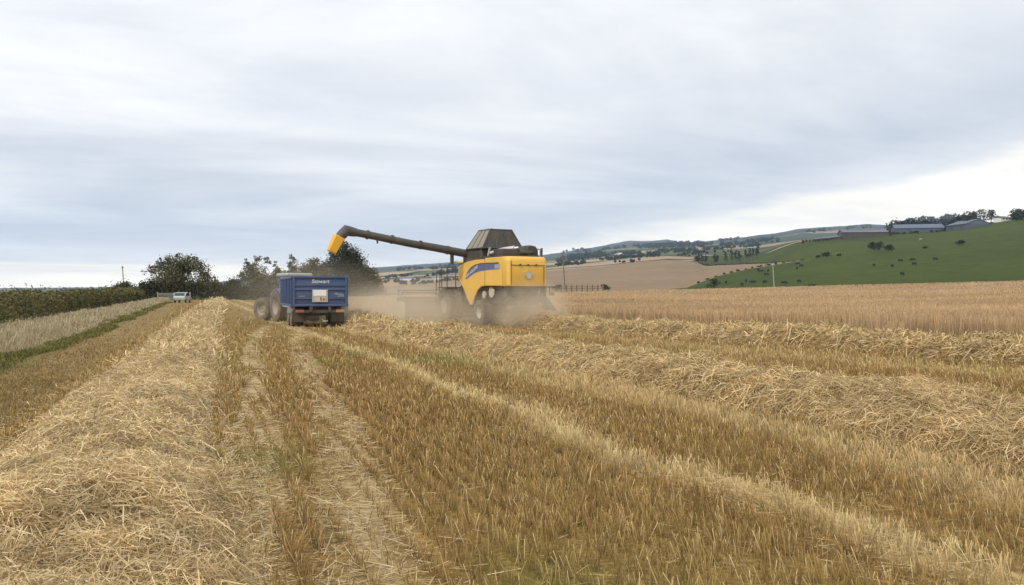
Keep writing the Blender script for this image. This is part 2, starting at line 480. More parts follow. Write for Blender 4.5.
# depth of each line at a column
D1 = cur([(-500, 330), (1500, 330)])
D2 = cur([(-500, 400), (640, 420), (700, 450), (794, 540), (812, 537), (1024, 500), (1500, 500)])
D3 = cur([(-500, 1100), (640, 1050), (740, 900), (790, 600), (812, 537), (1024, 500), (1500, 500)])
D4 = cur([(-500, 1250), (640, 1200), (740, 1050), (790, 850), (844, 790), (1024, 760), (1500, 760)])
D4_own = D4
D4 = lambda x: np.where(np.asarray(x) < 690, D3(x), D3(x) + (D4_own(x) - D3(x)) * np.clip((np.asarray(x) - 690) / 12, 0, 1))
D5 = cur([(-500, 2300), (1500, 2200)])
D6 = cur([(-500, 3500), (1500, 3400)])
D7 = cur([(-500, 6600), (1500, 6500)])
CURVES = [(D1, lambda x: edge(x) + 2.5), (D2, k2), (D3, k3), (D4, k4), (D5, k5), (D6, k6), (D7, skyl)]
def land_bump(X, Y, D):
    return (vn(X / 90, Y / 90, 21) - 0.5) * 1.2 * np.clip(D / 900, 0, 1) + (vn(X / 420, Y / 420, 22) - 0.5) * 5 * np.clip((D - 1300) / 2500, 0, 1)
def curve_pt(i, x):
    D, yv = CURVES[i]
    dd = D(x)
    X = (x - CX) / F * dd
    return X, dd, CAMZ + (HY - yv(x)) / F * dd
def land_pt(x, y):
    """world point of the hillside seen at pixel (x, y); its depth follows from the strip it lies on"""
    x = np.asarray(x, float); y = np.asarray(y, float)
    res = np.zeros(x.shape + (3,)); done = np.zeros(x.shape, bool)
    for i in range(len(CURVES) - 1):
        ya = CURVES[i][1](x); yb = CURVES[i + 1][1](x)
        P = np.stack(curve_pt(i, x), -1); Q = np.stack(curve_pt(i + 1, x), -1)
        ok = (~done) & (y <= ya + 0.01) & (y >= yb - 0.01) & (ya - yb > 0.05)
        # the point of segment PQ that projects to row y
        m = (HY - y) / F
        dz = (Q[..., 2] - P[..., 2]); dY = Q[..., 1] - P[..., 1]
        t = (CAMZ + m * P[..., 1] - P[..., 2]) / (dz - m * dY + 1e-9)
        t = np.clip(t, 0, 1)[..., None]
        pt = P + (Q - P) * t
        res = np.where(ok[..., None], pt, res); done |= ok
    return res, done

def land_mat(name, cols, scale, hedge=None, fine=0.02, var=0.18, fields=True):
    """patchwork of fields: one colour per field, dark hedge lines between"""
    m = bpy.data.materials.new(name); m.use_nodes = True
    nt = m.node_tree; b = nt.nodes['Principled BSDF']
    g = nt.nodes.new('ShaderNodeNewGeometry')
    pos = g.outputs['Position']
    sp = nt.nodes.new('ShaderNodeSeparateXYZ'); nt.links.new(pos, sp.inputs[0])
    cb = nt.nodes.new('ShaderNodeCombineXYZ'); nt.links.new(sp.outputs[0], cb.inputs[0]); nt.links.new(math_(nt, 'MULTIPLY', sp.outputs[1], 0.6), cb.inputs[1])
    if fields:
        vo = nt.nodes.new('ShaderNodeTexVoronoi'); vo.feature = 'F1'; vo.distance = 'CHEBYCHEV'; vo.inputs['Scale'].default_value = scale
        nt.links.new(cb.outputs[0], vo.inputs['Vector'])
        sc = nt.nodes.new('ShaderNodeSeparateColor'); nt.links.new(vo.outputs['Color'], sc.inputs[0])
        k = len(cols)
        base = ramp(nt, sc.outputs[0], [(i / k, c) for i, c in enumerate(cols)], 'CONSTANT')
        if hedge:
            ve = nt.nodes.new('ShaderNodeTexVoronoi'); ve.feature = 'DISTANCE_TO_EDGE'; ve.inputs['Scale'].default_value = scale
            nt.links.new(cb.outputs[0], ve.inputs['Vector'])
            base = mixc(nt, math_(nt, 'LESS_THAN', ve.outputs['Distance'], hedge), base, (0.035, 0.05, 0.025))
    else:
        base = None
    n1 = noise(nt, pos, fine, 5, 0.6); n2 = noise(nt, pos, fine * 12, 4, 0.65)
    va = ramp(nt, n1, [(0.3, (1 - var,) * 3), (0.7, (1 + var,) * 3)])
    vb = ramp(nt, n2, [(0.3, (1 - var,) * 3), (0.7, (1 + var,) * 3)])
    c = mixc(nt, 1.0, base if base is not None else cols[0], va, 'MULTIPLY')
    c = mixc(nt, 1.0, c, vb, 'MULTIPLY')
    nt.links.new(c, b.inputs['Base Color']); b.inputs['Roughness'].default_value = 0.95
    b.inputs['Specular IOR Level'].default_value = 0.1
    return m
TAN = (0.33, 0.24, 0.15); TAN2 = (0.36, 0.28, 0.18); GRN = (0.085, 0.11, 0.035); OLV = (0.16, 0.17, 0.07); DK = (0.05, 0.07, 0.04)
lm = {
 'pasture': land_mat('pasture_grass', [(0.046, 0.064, 0.008)], 1, fields=False, fine=0.012, var=0.22),
 'tan': land_mat('harvested_field', [(0.235, 0.165, 0.10)], 1, fields=False, fine=0.01, var=0.10),
 'pasture2': land_mat('upper_grass', [(0.050, 0.065, 0.009)], 1, fields=False, fine=0.012, var=0.22),
 'patch': land_mat('patchwork', [TAN, GRN, TAN2, OLV, TAN, (0.22, 0.19, 0.10)], 0.0042, 0.05, fine=0.006),
 'patch2': land_mat('patchwork_far', [OLV, TAN, GRN, (0.10, 0.11, 0.05), DK, DK], 0.0030, 0.05, fine=0.004),
 'far': land_mat('moorland', [(0.055, 0.065, 0.045), (0.045, 0.055, 0.045), (0.09, 0.09, 0.06), (0.035, 0.045, 0.035)], 0.0016, None, fine=0.002),
 'valley': land_mat('valley_grass', [(0.14, 0.14, 0.06)], 1, fields=False),
}
STRIPS = [('pasture', 'lower_pasture', 'pasture', 26), ('tan', 'bare_field', 'tan', 20), ('pasture2', 'upper_pasture', 'pasture2', 22),
          ('patch', 'farmland_slope', 'patch', 20), ('patch2', 'valley_farmland', 'patch2', 16), ('far', 'far_hills', 'far', 12)]
LABELS = {'lower_pasture': 'green grazing slope below the farm sheds', 'bare_field': 'bare tan field beyond the standing crop', 'upper_pasture': 'upper green slope rising to the farm on the ridge',
          'farmland_slope': 'patchwork of distant fields behind the bare field', 'valley_farmland': 'hazy valley farmland below the hills', 'far_hills': 'blue far hills along the skyline'}
xs = np.concatenate([np.arange(-420, -20, 20.0), np.arange(-20, 1044, 3.0), np.arange(1044, 1461, 20.0)])
def ridge_noise(i, x):
    return (vn(x / 13, i * 3.3, 31) - 0.5) * (0.7 if i >= 4 else 0.0) + (vn(x / 4, i * 2.1, 33) - 0.5) * (0.5 if i >= 4 else 0)
def strip(i, name, mat, rows):
    t = np.linspace(0, 1, rows + 1)[:, None]
    P = np.stack(curve_pt(i, xs), -1)[None]; Q = np.stack(curve_pt(i + 1, xs), -1)[None]
    W = P + (Q - P) * t[..., None]
    wob = np.sin(math.pi * t)
    W[..., 2] += land_bump(W[..., 0], W[..., 1], W[..., 1]) * 0.5 * wob
    if i == 5: W[-1, :, 2] += -ridge_noise(6, xs) / F * W[-1, :, 1]
    if i == 4: W[-1, :, 2] += -ridge_noise(5, xs) / F * W[-1, :, 1]
    if i == 5: W[0, :, 2] += -ridge_noise(5, xs) / F * W[0, :, 1]
    nr, na = W.shape[:2]
    idx = np.arange(nr - 1)[:, None] * na + np.arange(na - 1)[None]
    Fq = np.stack([idx, idx + 1, idx + na + 1, idx + na], -1).reshape(-1, 4)
    thick = np.linalg.norm(W[-1] - W[0], axis=1)
    okc = np.maximum(thick[:-1], thick[1:]) > 0.3
    Fq = Fq[np.tile(okc, nr - 1)]
    me = quad_mesh(name, W.reshape(-1, 3), Fq, None, True)
    link(name, me, lm[mat], kind='structure', label=LABELS[name])
for i, (_, nm, mt, rw) in enumerate(STRIPS):
    strip(i, nm, mt, rw)
# the ground that falls from the field's edge into the valley, and the land all round
def valley():
    azs = np.radians(np.concatenate([np.arange(-180, -50, 4.0), np.arange(-50, 50, 1.0), np.arange(50, 180.1, 4.0)]))
    rows = []
    X0 = 178 * np.sin(azs); Y0 = 178 * np.cos(azs)
    front = np.abs(azs) < math.radians(49)
    xp = CX + F * np.tan(np.where(front, azs, 0))
    rows.append(np.stack([X0, Y0, gz(X0, Y0) - 0.01], -1))
    rr = 178 + 45
    rows.append(np.stack([rr * np.sin(azs), rr * np.cos(azs), gz(X0, Y0) - 2.0], -1))
    c1 = np.stack(curve_pt(0, xp), -1)
    e = np.stack([330 * np.sin(azs), 330 * np.cos(azs), np.full_like(azs, -5.0)], -1)
    rows.append(np.where(front[:, None], c1 - np.array([0, 0, 0.02]), e))
    W = np.stack(rows)
    nr, na = W.shape[:2]
    idx = np.arange(nr - 1)[:, None] * na + np.arange(na - 1)[None]
    Fq = np.stack([idx, idx + 1, idx + na + 1, idx + na], -1).reshape(-1, 4)
    link('valley_ground', quad_mesh('valley_ground', W.reshape(-1, 3), Fq, None, True), lm['valley'], kind='structure', label='grassy ground dropping away past the field edge')
    # all round, out to the horizon
    a2 = np.radians(np.arange(-180, 180.1, 3)); W = []
    for r, z in ((300, -22), (1500, -40), (5000, -58), (6900, -60)):
        W.append(np.stack([r * np.sin(a2), r * np.cos(a2), np.full_like(a2, z)], -1))
    W = np.stack(W); nr, na = W.shape[:2]
    idx = np.arange(nr - 1)[:, None] * na + np.arange(na - 1)[None]
    Fq = np.stack([idx, idx + 1, idx + na + 1, idx + na], -1).reshape(-1, 4)
    link('plain', quad_mesh('plain', W.reshape(-1, 3), Fq, None, True), lm['patch2'], kind='structure', label='low country reaching to the horizon')
valley()

# ------------------------------------------------------------------ straw swaths
STRAW = np.array([[0.64, 0.50, 0.27], [0.56, 0.42, 0.215], [0.72, 0.585, 0.35], [0.40, 0.285, 0.13], [0.67, 0.535, 0.30], [0.47, 0.35, 0.17]])
def swath_surf(p0, p, s):
    c = swath_c(p0, s); hw = SW_HALF[p0] * (0.9 + 0.3 * vn(s / 3.1, p0 + 2, 41)); h = SW_H[p0]
    q = np.clip(np.abs(p - c) / hw, 0, 1)
    pw = 2.3 if p0 == LSW else 3.6
    prof = np.power(np.clip(1 - q ** pw, 0, 1), 0.75)
    lump = 0.42 + 0.62 * vn(s / 1.5, p / 0.9, 42) * (0.6 + 0.8 * vn(s / 5.5, p0, 43)) + 0.42 * vn(s / 0.62, p / 0.5, 47)
    lump2 = (vn(s / 0.27, p / 0.23, 44) - 0.5) * 0.26
    return h * prof * (lump + lump2)
def make_swath(p0, s0, s1, label, counts, tone):
    # core
    s = np.unique(np.concatenate([np.arange(s0, min(s1, 20), 0.09), np.arange(min(s1, 20), min(s1, 60), 0.3), np.arange(min(s1, 60), s1, 0.9)]))
    q = np.linspace(-1.45, 1.45, 44)
    Sg, Q = np.meshgrid(s, q, indexing='ij')
    P = swath_c(p0, Sg) + Q
    X, Y = ps(P, Sg)
    H = swath_surf(p0, P, Sg)
    Z = gz(X, Y) + H * 0.93 - 0.02
    V = np.stack([X, Y, Z], -1).reshape(-1, 3)
    n, m = Sg.shape
    idx = np.arange(n - 1)[:, None] * m + np.arange(m - 1)[None]
    Fq = np.stack([idx, idx + 1, idx + m + 1, idx + m], -1).reshape(-1, 4)
    cc = np.array([0.24, 0.16, 0.068]) * tone * (0.7 + 0.6 * vn(X.ravel() / 0.12, Y.ravel() / 0.12, 45))[:, None]  # core browner than the straw: shaded gaps painted into its colour
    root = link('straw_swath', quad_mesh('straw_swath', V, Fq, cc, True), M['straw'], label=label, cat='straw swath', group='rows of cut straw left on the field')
    parts = []
    for (a, b, cnt, L, wd, seg) in counts:
        sa = a + (b - a) * rng.random(cnt) ** 1.15
        pa = swath_c(p0, sa) + np.where(rng.random(cnt) < (0.25 if p0 == LSW else 0.55), (rng.random(cnt) * 2 - 1) * 1.12, rng.normal(size=cnt) * 0.52) * SW_HALF[p0]
        lim = SW_HALF[p0] * (1.0 + 0.45 * rng.random(cnt)); pa = np.clip(pa, swath_c(p0, sa) - lim, swath_c(p0, sa) + lim)
        X, Y = ps(pa, sa)
        h = swath_surf(p0, pa, sa)
        lift = rng.random(cnt) ** 3 * 1.6
        z = gz(X, Y) + h * (0.84 + 0.15 * rng.random(cnt)) + 0.035 * lift + 0.004
        ang = rng.random(cnt) * 2 * np.pi
        # straw lies mostly along and across the row, tilted
        tilt = rng.normal(size=cnt) * 0.42
        ln = L * (0.45 + 0.9 * rng.random(cnt))
        # follow the slope of the heap
        e = 0.06
        dx, dy = np.cos(ang), np.sin(ang)
        p2, s2 = to_ps(X + dx * e, Y + dy * e)
        slope = np.clip((swath_surf(p0, p2, s2) - h) / e, -1.0, 1.0)
        vec = np.stack([dx * np.cos(tilt), dy * np.cos(tilt), np.sin(tilt) + slope * 0.45], -1) * ln[:, None]
        base = np.stack([X, Y, z], -1) - vec * 0.5
        gmin = gz(base[:, 0], base[:, 1]) + 0.003
        base[:, 2] = np.maximum(base[:, 2], gmin)
        col = STRAW[rng.integers(0, len(STRAW), cnt)] * np.clip(0.60 + 0.55 * rng.random(cnt), 0, 1.1)[:, None] * tone * (0.78 + 0.4 * vn(X / 0.35, Y / 0.35, 46))[:, None]
        bend = np.stack([rng.normal(size=cnt), rng.normal(size=cnt), np.abs(rng.normal(size=cnt))], -1) * (ln * 0.15)[:, None]
        w = np.maximum(wd * (0.7 + 0.7 * rng.random(cnt)), 0.0008 * sa * 0.55)
        parts.append(ribbons(base, vec, w, col, col * 1.05, bend, seg, 0.8))
    k2_ = [x for x in parts]
    V, Fq, C = joinVFC(k2_)
    link('loose_straw', quad_mesh('loose_straw', V, Fq, C), M['straw'], root, kind='stuff')
    return root
make_swath(LSW, 1.5, 138, 'broad pale swath of cut straw along the left of the trailer', [(1.8, 8, 76000, 0.19, 0.0048, 2), (7.5, 20, 62000, 0.26, 0.007, 2), (19, 60, 36000, 0.45, 0.018, 1), (58, 137, 14000, 0.7, 0.05, 1)], np.array([1.22, 1.21, 1.22]))
make_swath(RSW, 0.5, 60, 'shaggy swath of cut straw crossing to the lower right corner', [(0.5, 9, 52000, 0.24, 0.006, 2), (8.5, 24, 44000, 0.30, 0.010, 2), (23, 59, 22000, 0.5, 0.022, 1)], np.array([1.14, 1.10, 1.04]))
make_swath(FSW, -6, 41, 'far swath of cut straw beside the standing crop behind the harvester', [(-6, 12, 36000, 0.32, 0.012, 1), (11, 41, 26000, 0.40, 0.018, 1)], np.array([1.10, 1.06, 1.0]))

# ------------------------------------------------------------------ stubble stalks, chaff, litter
def in_swath(p, s, grow=0.85):
    m = np.zeros(p.shape, bool)
    for c, s0, s1 in ((LSW, 0, 138), (RSW, 0, 60), (FSW, -6, 41)):
        m |= (np.abs(p - swath_c(c, s)) < SW_HALF[c] * grow) & (s > s0) & (s < s1)
    return m
def crop_left(s):                          # where the uncut crop begins, across the rows
    return np.where(s < 49, 21.2, 12.2)
def stubble():
    n = 1050000
    y = HY + 7 + (680 - HY - 7) * rng.random(n)
    x = -120 + 1340 * rng.random(n)
    X, Y, Z = px2g(x, y)
    A = (Y / F) * (Y * Y / (F * 1.7))
    dens = n / (1340 * (680 - HY - 7))
    keep = rng.random(n) < np.minimum(1.0, 1250 * A / dens)
    keep &= rng.random(n) < np.where(Y > 30, 0.3, np.where(Y > 16, 0.6, 1.0))
    X, Y = X[keep], Y[keep]
    p, s = to_ps(X, Y)
    d = np.hypot(X, Y)
    row = 0.185
    snap = (d < 45) & (p > -2.2)
    jit = rng.normal(size=p.shape) * 0.021
    p = np.where(snap, np.round(p / row) * row + jit + (vn(s / 2.1, p * 0, 52) - .5) * 0.05, p)
    wv = 0.10 + 0.26 * vn(s / 1.7, p * 0, 55)
    tl = np.abs(p - trackL(s)) < wv; tr = np.abs(p - trackR(s)) < wv * 1.15
    intrack = (tl | tr) & (s < 58)
    keep = ~in_swath(p, s, 0.8) & (p > -3.9) & (p < crop_left(s)) & (~intrack | (rng.random(p.shape) < np.clip(1.9 * vn(p / .16, s / 1.6, 54) - .55, 0.05, 1)))
    # thin patches
    tuft = vn(np.round(p / row) * 3.7, s / 0.085, 56)
    keep &= rng.random(p.shape) < np.clip((0.35 + 0.9 * vn(p / 0.5, s / 0.8, 51)) * (0.35 + 1.2 * tuft), 0, 1)
    tuft = tuft[keep]; p, s, d = p[keep], s[keep], d[keep]; intrack = intrack[keep]
    X, Y = ps(p, s); Z = gz(X, Y)
    k = len(p)
    h = (0.085 + 0.075 * rng.random(k)) * (0.8 + 0.45 * vn(p / 2, s / 4, 53))
    h = h * (0.70 + 0.6 * tuft)
    h = np.where(intrack, h * 0.62, h)
    h = np.where((p < -2.2), h * 0.45, h)
    lean = rng.normal(size=(k, 2)) * 0.27 + np.array([HX, HYV]) * 0.12
    vec = np.stack([lean[:, 0] * h, lean[:, 1] * h, h], -1)
    c = zone_col(p, s) * (0.65 + 0.75 * rng.random(k))[:, None] * (0.78 + 0.44 * vn(np.round(p / row) * 2.3, s / 0.11, 57))[:, None]
    blond = rng.random(k)[:, None] < 0.13
    c = np.where(blond, np.array([0.58, 0.44, 0.225]) * (0.8 + 0.4 * rng.random(k))[:, None], c)
    w = np.maximum(0.0055, 0.00085 * d)
    left = np.clip((-2.2 - p) / 0.4, 0, 1)[:, None]
    c = c * (1 - left) + left * np.array([0.27, 0.19, 0.08]) * (0.7 + 0.6 * rng.random(k))[:, None]
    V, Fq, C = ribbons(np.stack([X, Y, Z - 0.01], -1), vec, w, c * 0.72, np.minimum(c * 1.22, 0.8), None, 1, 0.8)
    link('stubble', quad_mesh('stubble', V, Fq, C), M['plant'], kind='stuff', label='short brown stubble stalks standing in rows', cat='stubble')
    # leaves and weeds low between the rows
stubble()
def litter():
    n = 270000
    y = HY + 9 + (680 - HY - 9) * rng.random(n) ** 0.8
    x = -120 + 1340 * rng.random(n)
    X, Y, Z = px2g(x, y)
    p, s = to_ps(X, Y); d = np.hypot(X, Y)
    near_track = np.minimum(np.abs(p - trackL(s)), np.abs(p - trackR(s)))
    pr = 0.035 + 0.36 * (near_track < 0.34) * (s < 58) + 0.22 * (np.abs(p - 4.2) < 0.4) + 0.16 * (np.abs(p - 6.4) < 0.5)
    for c, s1 in ((LSW, 138), (RSW, 60), (FSW, 41)):
        q = np.abs(p - swath_c(c, s))
        pr = pr + 0.55 * ((q < 1.75) & (q > 0.8) & (s < s1)) * np.clip(1.8 - q, 0, 1)
    pr *= 0.4 + 1.2 * vn(p / 0.35, s / 0.5, 61)
    A = (Y / F) * (Y * Y / (F * 1.7)); dens = n / (1340 * (680 - HY - 9))
    pr *= np.minimum(1, 900 * A / dens)
    keep = (rng.random(n) < pr) & (p > -3.6) & (p < crop_left(s) - 0.2)
    X, Y, d, p, s = X[keep], Y[keep], d[keep], p[keep], s[keep]
    k = len(X); Z = gz(X, Y)
    ang = rng.random(k) * 2 * np.pi
    ln = (0.05 + 0.20 * rng.random(k)) * (1 + d / 60)
    tilt = np.abs(rng.normal(size=k)) * 0.12
    vec = np.stack([np.cos(ang), np.sin(ang), tilt], -1) * ln[:, None]
    base = np.stack([X, Y, Z + 0.006 + 0.03 * rng.random(k) ** 2], -1)
    col = STRAW[rng.integers(0, len(STRAW), k)] * (0.7 + 0.5 * rng.random(k))[:, None]
    V, Fq, C = ribbons(base, vec, np.maximum(0.0042, 0.00065 * d), col, col, None, 1, 0.8, roll=np.tile([0, 0, 1.0], (k, 1)) + rng.normal(size=(k, 3)) * 0.5)
    # turn the flat side up
    link('straw_litter', quad_mesh('straw_litter', V, Fq, C), M['straw'], kind='stuff', label='loose straws and chaff scattered in the wheel tracks', cat='straw')
litter()
def weeds():
    n = 60000
    y = HY + 14 + (625 - HY - 14) * rng.random(n); x = -120 + 1340 * rng.random(n)
    X, Y, Z = px2g(x, y); p, s = to_ps(X, Y); d = np.hypot(X, Y)
    g = np.clip((vn(p / 1.1, s / 2.3, 11) - 0.62) * 5, 0, 1) * np.clip((vn(p / 4, s / 9, 12) - 0.35) * 3, 0, 1)
    A = (Y / F) * (Y * Y / (F * 1.7)); dens = n / (1340 * (625 - HY - 14))
    keep = (rng.random(n) < g * np.minimum(1, 300 * A / dens)) & (d > 6) & ~in_swath(p, s) & (p > 0.2) & (p < crop_left(s) - 1)
    X, Y, Z, d = X[keep], Y[keep], Z[keep], d[keep]; k = len(X)
    a = rng.random(k) * 2 * np.pi; l = 0.04 + 0.09 * rng.random(k)
    vec = np.stack([np.cos(a) * 0.6, np.sin(a) * 0.6, 0.4 + 0.6 * rng.random(k)], -1) * l[:, None]
    col = np.array([0.19, 0.205, 0.05]) * (0.6 + 0.8 * rng.random(k))[:, None] + rng.random((k, 1)) * np.array([0.08, 0.05, 0.0])
    V, Fq, C = ribbons(np.stack([X, Y, Z], -1), vec, np.maximum(0.009, 0.0009 * d), col * 0.8, col, None, 1, 0.4)
    link('weeds', quad_mesh('weeds', V, Fq, C), M['plant'], kind='stuff', label='sparse green weeds growing between the stubble rows', cat='weeds')
weeds()

# ------------------------------------------------------------------ standing crop
def crop():
    # inner body of the crop, below ear height
    parts = []
    for sa, sb_, pl in ((-45, 49, 21.5), (49, 178, 12.5)):
        s_ = np.arange(sa, sb_ + .1, 0.5); dp = np.concatenate([[0, 0.02], np.geomspace(0.3, 205, 110)])
        Sg, P = np.meshgrid(s_, pl + dp, indexing='ij')
        X, Y = ps(P, Sg)
        Z = gz(X, Y) + (0.44 + 0.08 * (vn(X / 1.5, Y / 1.5, 71) - .5)) * ((P > pl + .01) & (Sg < 177.6)) - 0.02
        if sa == 49: Z = np.where(Sg < 49.01, gz(X, Y) - .02, Z)
        nr, na = Sg.shape
        idx = np.arange(nr - 1)[:, None] * na + np.arange(na - 1)[None]
        Fq = np.stack([idx, idx + 1, idx + na + 1, idx + na], -1).reshape(-1, 4)
        ok = (np.hypot(X, Y) < 177.4)
        okf = ok.ravel()[Fq].all(1)
        c = np.array([0.37, 0.26, 0.14]) * (0.8 + 0.4 * vn(X / 0.8, Y / 0.8, 72))[..., None] * (0.85 + 0.3 * vn(X / 9, Y / 5, 73))[..., None]
        parts.append((np.stack([X, Y, Z], -1).reshape(-1, 3), Fq[okf], c.reshape(-1, 3)))
    n = 330000
    az = np.radians(-13 + 58 * rng.random(n))
    inv = 1 / 177.0 + (1 / 19.0 - 1 / 177.0) * rng.random(n) ** 1.5
    r = 1 / inv
    X = r * np.sin(az); Y = r * np.cos(az); p, s = to_ps(X, Y)
    keep = (p > crop_left(s) + 0.15 * rng.normal(size=n) * 0.6)
    keep &= rng.random(n) < np.clip(0.45 + 0.8 * vn(X / 0.5, Y / 0.5, 74), 0, 1)
    X, Y, r, p, s = X[keep], Y[keep], r[keep], p[keep], s[keep]; k = len(X)
    edge_ = (p - crop_left(s)) < 1.0
    g = gz(X, Y)
    z0 = np.where(edge_, 0.02, 0.30)
    h = 0.62 + 0.05 * rng.normal(size=k) + 0.08 * (vn(X / 2.5, Y / 2.5, 75) - .5)
    lean = rng.normal(size=(k, 2)) * 0.22 + np.array([-0.10, -0.12])
    vec = np.stack([lean[:, 0] * h * .5, lean[:, 1] * h * .5, h - z0], -1)
    tint = (0.70 + 0.55 * rng.random(k)) * (0.86 + 0.28 * vn(X / 9, Y / 5, 73))
    col = np.array([0.495, 0.35, 0.20]) * tint[:, None]
    V, Fq, C = ribbons(np.stack([X, Y, g + z0], -1), vec, np.maximum(0.010, 0.00055 * r), col * 0.92, np.minimum(col * 1.08, .85), None, 1, 0.9)
    parts.append((V, Fq, C))
    V, Fq, C = joinVFC(parts)
    link('standing_crop', quad_mesh('standing_crop', V, Fq, C), M['plant'], kind='stuff', label='ripe standing cereal crop not yet cut beyond the far swath', cat='crop')
crop()

# ------------------------------------------------------------------ verge and hedge on the left
def verge():
    parts = []
    n = 105000
    s = 14 + 142 * rng.random(n) ** 1.7; p = -9.2 + 4.3 * rng.random(n)
    p = p + (vn(s / 4, p * 0, 81) - 0.5) * 0.7
    X, Y = ps(p, s); d = np.hypot(X, Y); g = gz(X, Y); k = n
    patch = vn(p / 0.9, s / 2.2, 82)
    h = (0.12 + 0.36 * rng.random(k) ** 2.2) * (0.5 + 0.9 * patch) * sstep(-4.6, -5.6, p) * (1 - 0.6 * sstep(-7.0, -8.6, p)) + 0.04
    lean = rng.normal(size=(k, 2)) * 0.25
    vec = np.stack([lean[:, 0] * h, lean[:, 1] * h, h], -1)
    pal = np.array([[0.60, 0.50, 0.32], [0.54, 0.44, 0.27], [0.64, 0.55, 0.38], [0.40, 0.33, 0.16]])
    col = pal[rng.integers(0, 4, k)] * (0.65 + 0.5 * rng.random(k))[:, None]
    parts.append(ribbons(np.stack([X, Y, g], -1), vec, np.maximum(0.006, 0.0009 * d), col * 0.75, col, None, 1, 0.5))
    V, Fq, C = joinVFC(parts)
    link('dry_grass', quad_mesh('dry_grass', V, Fq, C), M['plant'], kind='stuff', label='tall bleached grass along the foot of the left hedge', cat='grass')
    n = 34000
    s = 14 + 120 * rng.random(n) ** 1.8; p = -4.35 + rng.normal(size=n) * 0.20
    p = p + (vn(s / 4, p * 0, 81) - 0.5) * 0.7
    X, Y = ps(p, s); d = np.hypot(X, Y); g = gz(X, Y)
    keep = rng.random(n) < 1.9 * vn(p / .5, s / 2.5, 83) - 0.45
    X, Y, d, g = X[keep], Y[keep], d[keep], g[keep]; k = len(X)
    h = 0.05 + 0.10 * rng.random(k); lean = rng.normal(size=(k, 2)) * 0.4
    col = np.array([0.13, 0.135, 0.04]) * (0.6 + 0.8 * rng.random(k))[:, None] + rng.random((k, 1)) ** 3 * np.array([0.2, 0.12, 0.04])
    V, Fq, C = ribbons(np.stack([X, Y, g], -1), np.stack([lean[:, 0] * h, lean[:, 1] * h, h], -1), np.maximum(0.009, 0.0010 * d), col * 0.8, col, None, 1, 0.4)
    link('green_grass', quad_mesh('green_grass', V, Fq, C), M['plant'], kind='stuff', label='low green grass strip between stubble and dry verge', cat='grass')
verge()

def cards(cen, size, col, up=0.0):
    """leaf-sized faces: one quad each, turned at random"""
    n = len(cen)
    a = rng.normal(size=(n, 3)); a /= np.linalg.norm(a, axis=1, keepdims=True) + 1e-9
    b = np.cross(a, rng.normal(size=(n, 3))); b /= np.linalg.norm(b, axis=1, keepdims=True) + 1e-9
    sz = (size * (0.6 + 0.8 * rng.random(n)))[:, None] * 0.5
    asp = (0.5 + 0.4 * rng.random(n))[:, None]
    V = np.stack([cen - a * sz, cen + b * sz * asp, cen + a * sz, cen - b * sz * asp], 1).reshape(-1, 3)
    Fq = np.arange(4 * n).reshape(n, 4)
    return V, Fq, np.repeat(col, 4, 0)

def hedge(label, pa, pb, n, width, hfun, size, pal, wave=0.3, seed=0):
    """hedge along a line from pa to pb (world XY); foliage through its volume, stems inside"""
    pa = np.array(pa); pb = np.array(pb)
    L = np.linalg.norm(pb - pa); t = (pb - pa) / L; nn = np.array([-t[1], t[0]])
    u_ = rng.random(n) * L
    hh = hfun(u_ / L) * (0.84 + 0.34 * vn(u_ / 2.3, 0 * u_ + seed, 91) + 0.12 * vn(u_ / 0.6, 0 * u_, 92))
    # rounded cross-section, leaves crowd to the outside
    a = rng.random(n) * np.pi; rad = np.sqrt(0.35 + 0.65 * rng.random(n))
    off = np.cos(a) * rad * width * (0.9 + wave * vn(u_ / 1.7, 0 * u_ + 5 + seed, 93)); zz_ = (np.sin(a) ** 0.55) * rad * hh
    spike = rng.random(n) < 0.012
    zz_ = np.where(spike, hh * (1 + 0.12 * rng.random(n)), zz_)
    XY = pa + t * u_[:, None] + nn * off[:, None]
    g = gz(XY[:, 0], XY[:, 1])
    cen = np.stack([XY[:, 0], XY[:, 1], g + zz_], -1)
    pal = np.array(pal)
    clump = vn(u_ / 1.1, zz_ / 0.7, 94)
    ci = np.clip((clump * len(pal) + rng.normal(size=n) * 0.6), 0, len(pal) - 1).astype(int)
    col = pal[ci] * (0.6 + 0.8 * rng.random(n))[:, None]
    d = np.hypot(cen[:, 0], cen[:, 1])
    V, Fq, C = cards(cen, np.maximum(size, 0.0022 * d), col)
    root = empty('hedge', (pa[0], pa[1], 0), label=label, cat='hedge')
    V = V - np.array([pa[0], pa[1], 0])
    link('foliage', quad_mesh('foliage', V, Fq, C), M['leaf'], root)
    # dense woody inside so no light comes straight through
    uu = np.arange(0, L, 0.8); m = MB()
    for q in uu:
        x, y = pa + t * q + nn * random.uniform(-.2, .2) * width - pa
        z = float(gz(x + pa[0], y + pa[1]))
        hq = float(hfun(q / L)) * random.uniform(0.5, 0.8)
        m.tube([(x, y, z - .05), (x + random.uniform(-.2, .2), y + random.uniform(-.2, .2), z + hq)], [0.04, 0.015], 5)
    m.build('stems', M['bark'], root, kind='stuff')
    return root
HPAL = [(0.072, 0.079, 0.029), (0.108, 0.108, 0.036), (0.144, 0.134, 0.046), (0.174, 0.132, 0.06), (0.086, 0.096, 0.034)]
hedge('long clipped hedge running along the left edge of the field', ps(-9.35, 22), ps(-9.6, 152), 70000, 0.95, lambda t: 1.66 + 0.25 * (np.asarray(t) > 2), 0.11, HPAL)
DPAL = [(0.044, 0.048, 0.022), (0.062, 0.065, 0.027), (0.081, 0.077, 0.035), (0.056, 0.053, 0.03)]
fe_a = ps(-10.5, 164); fe_b = ps(32, 163)
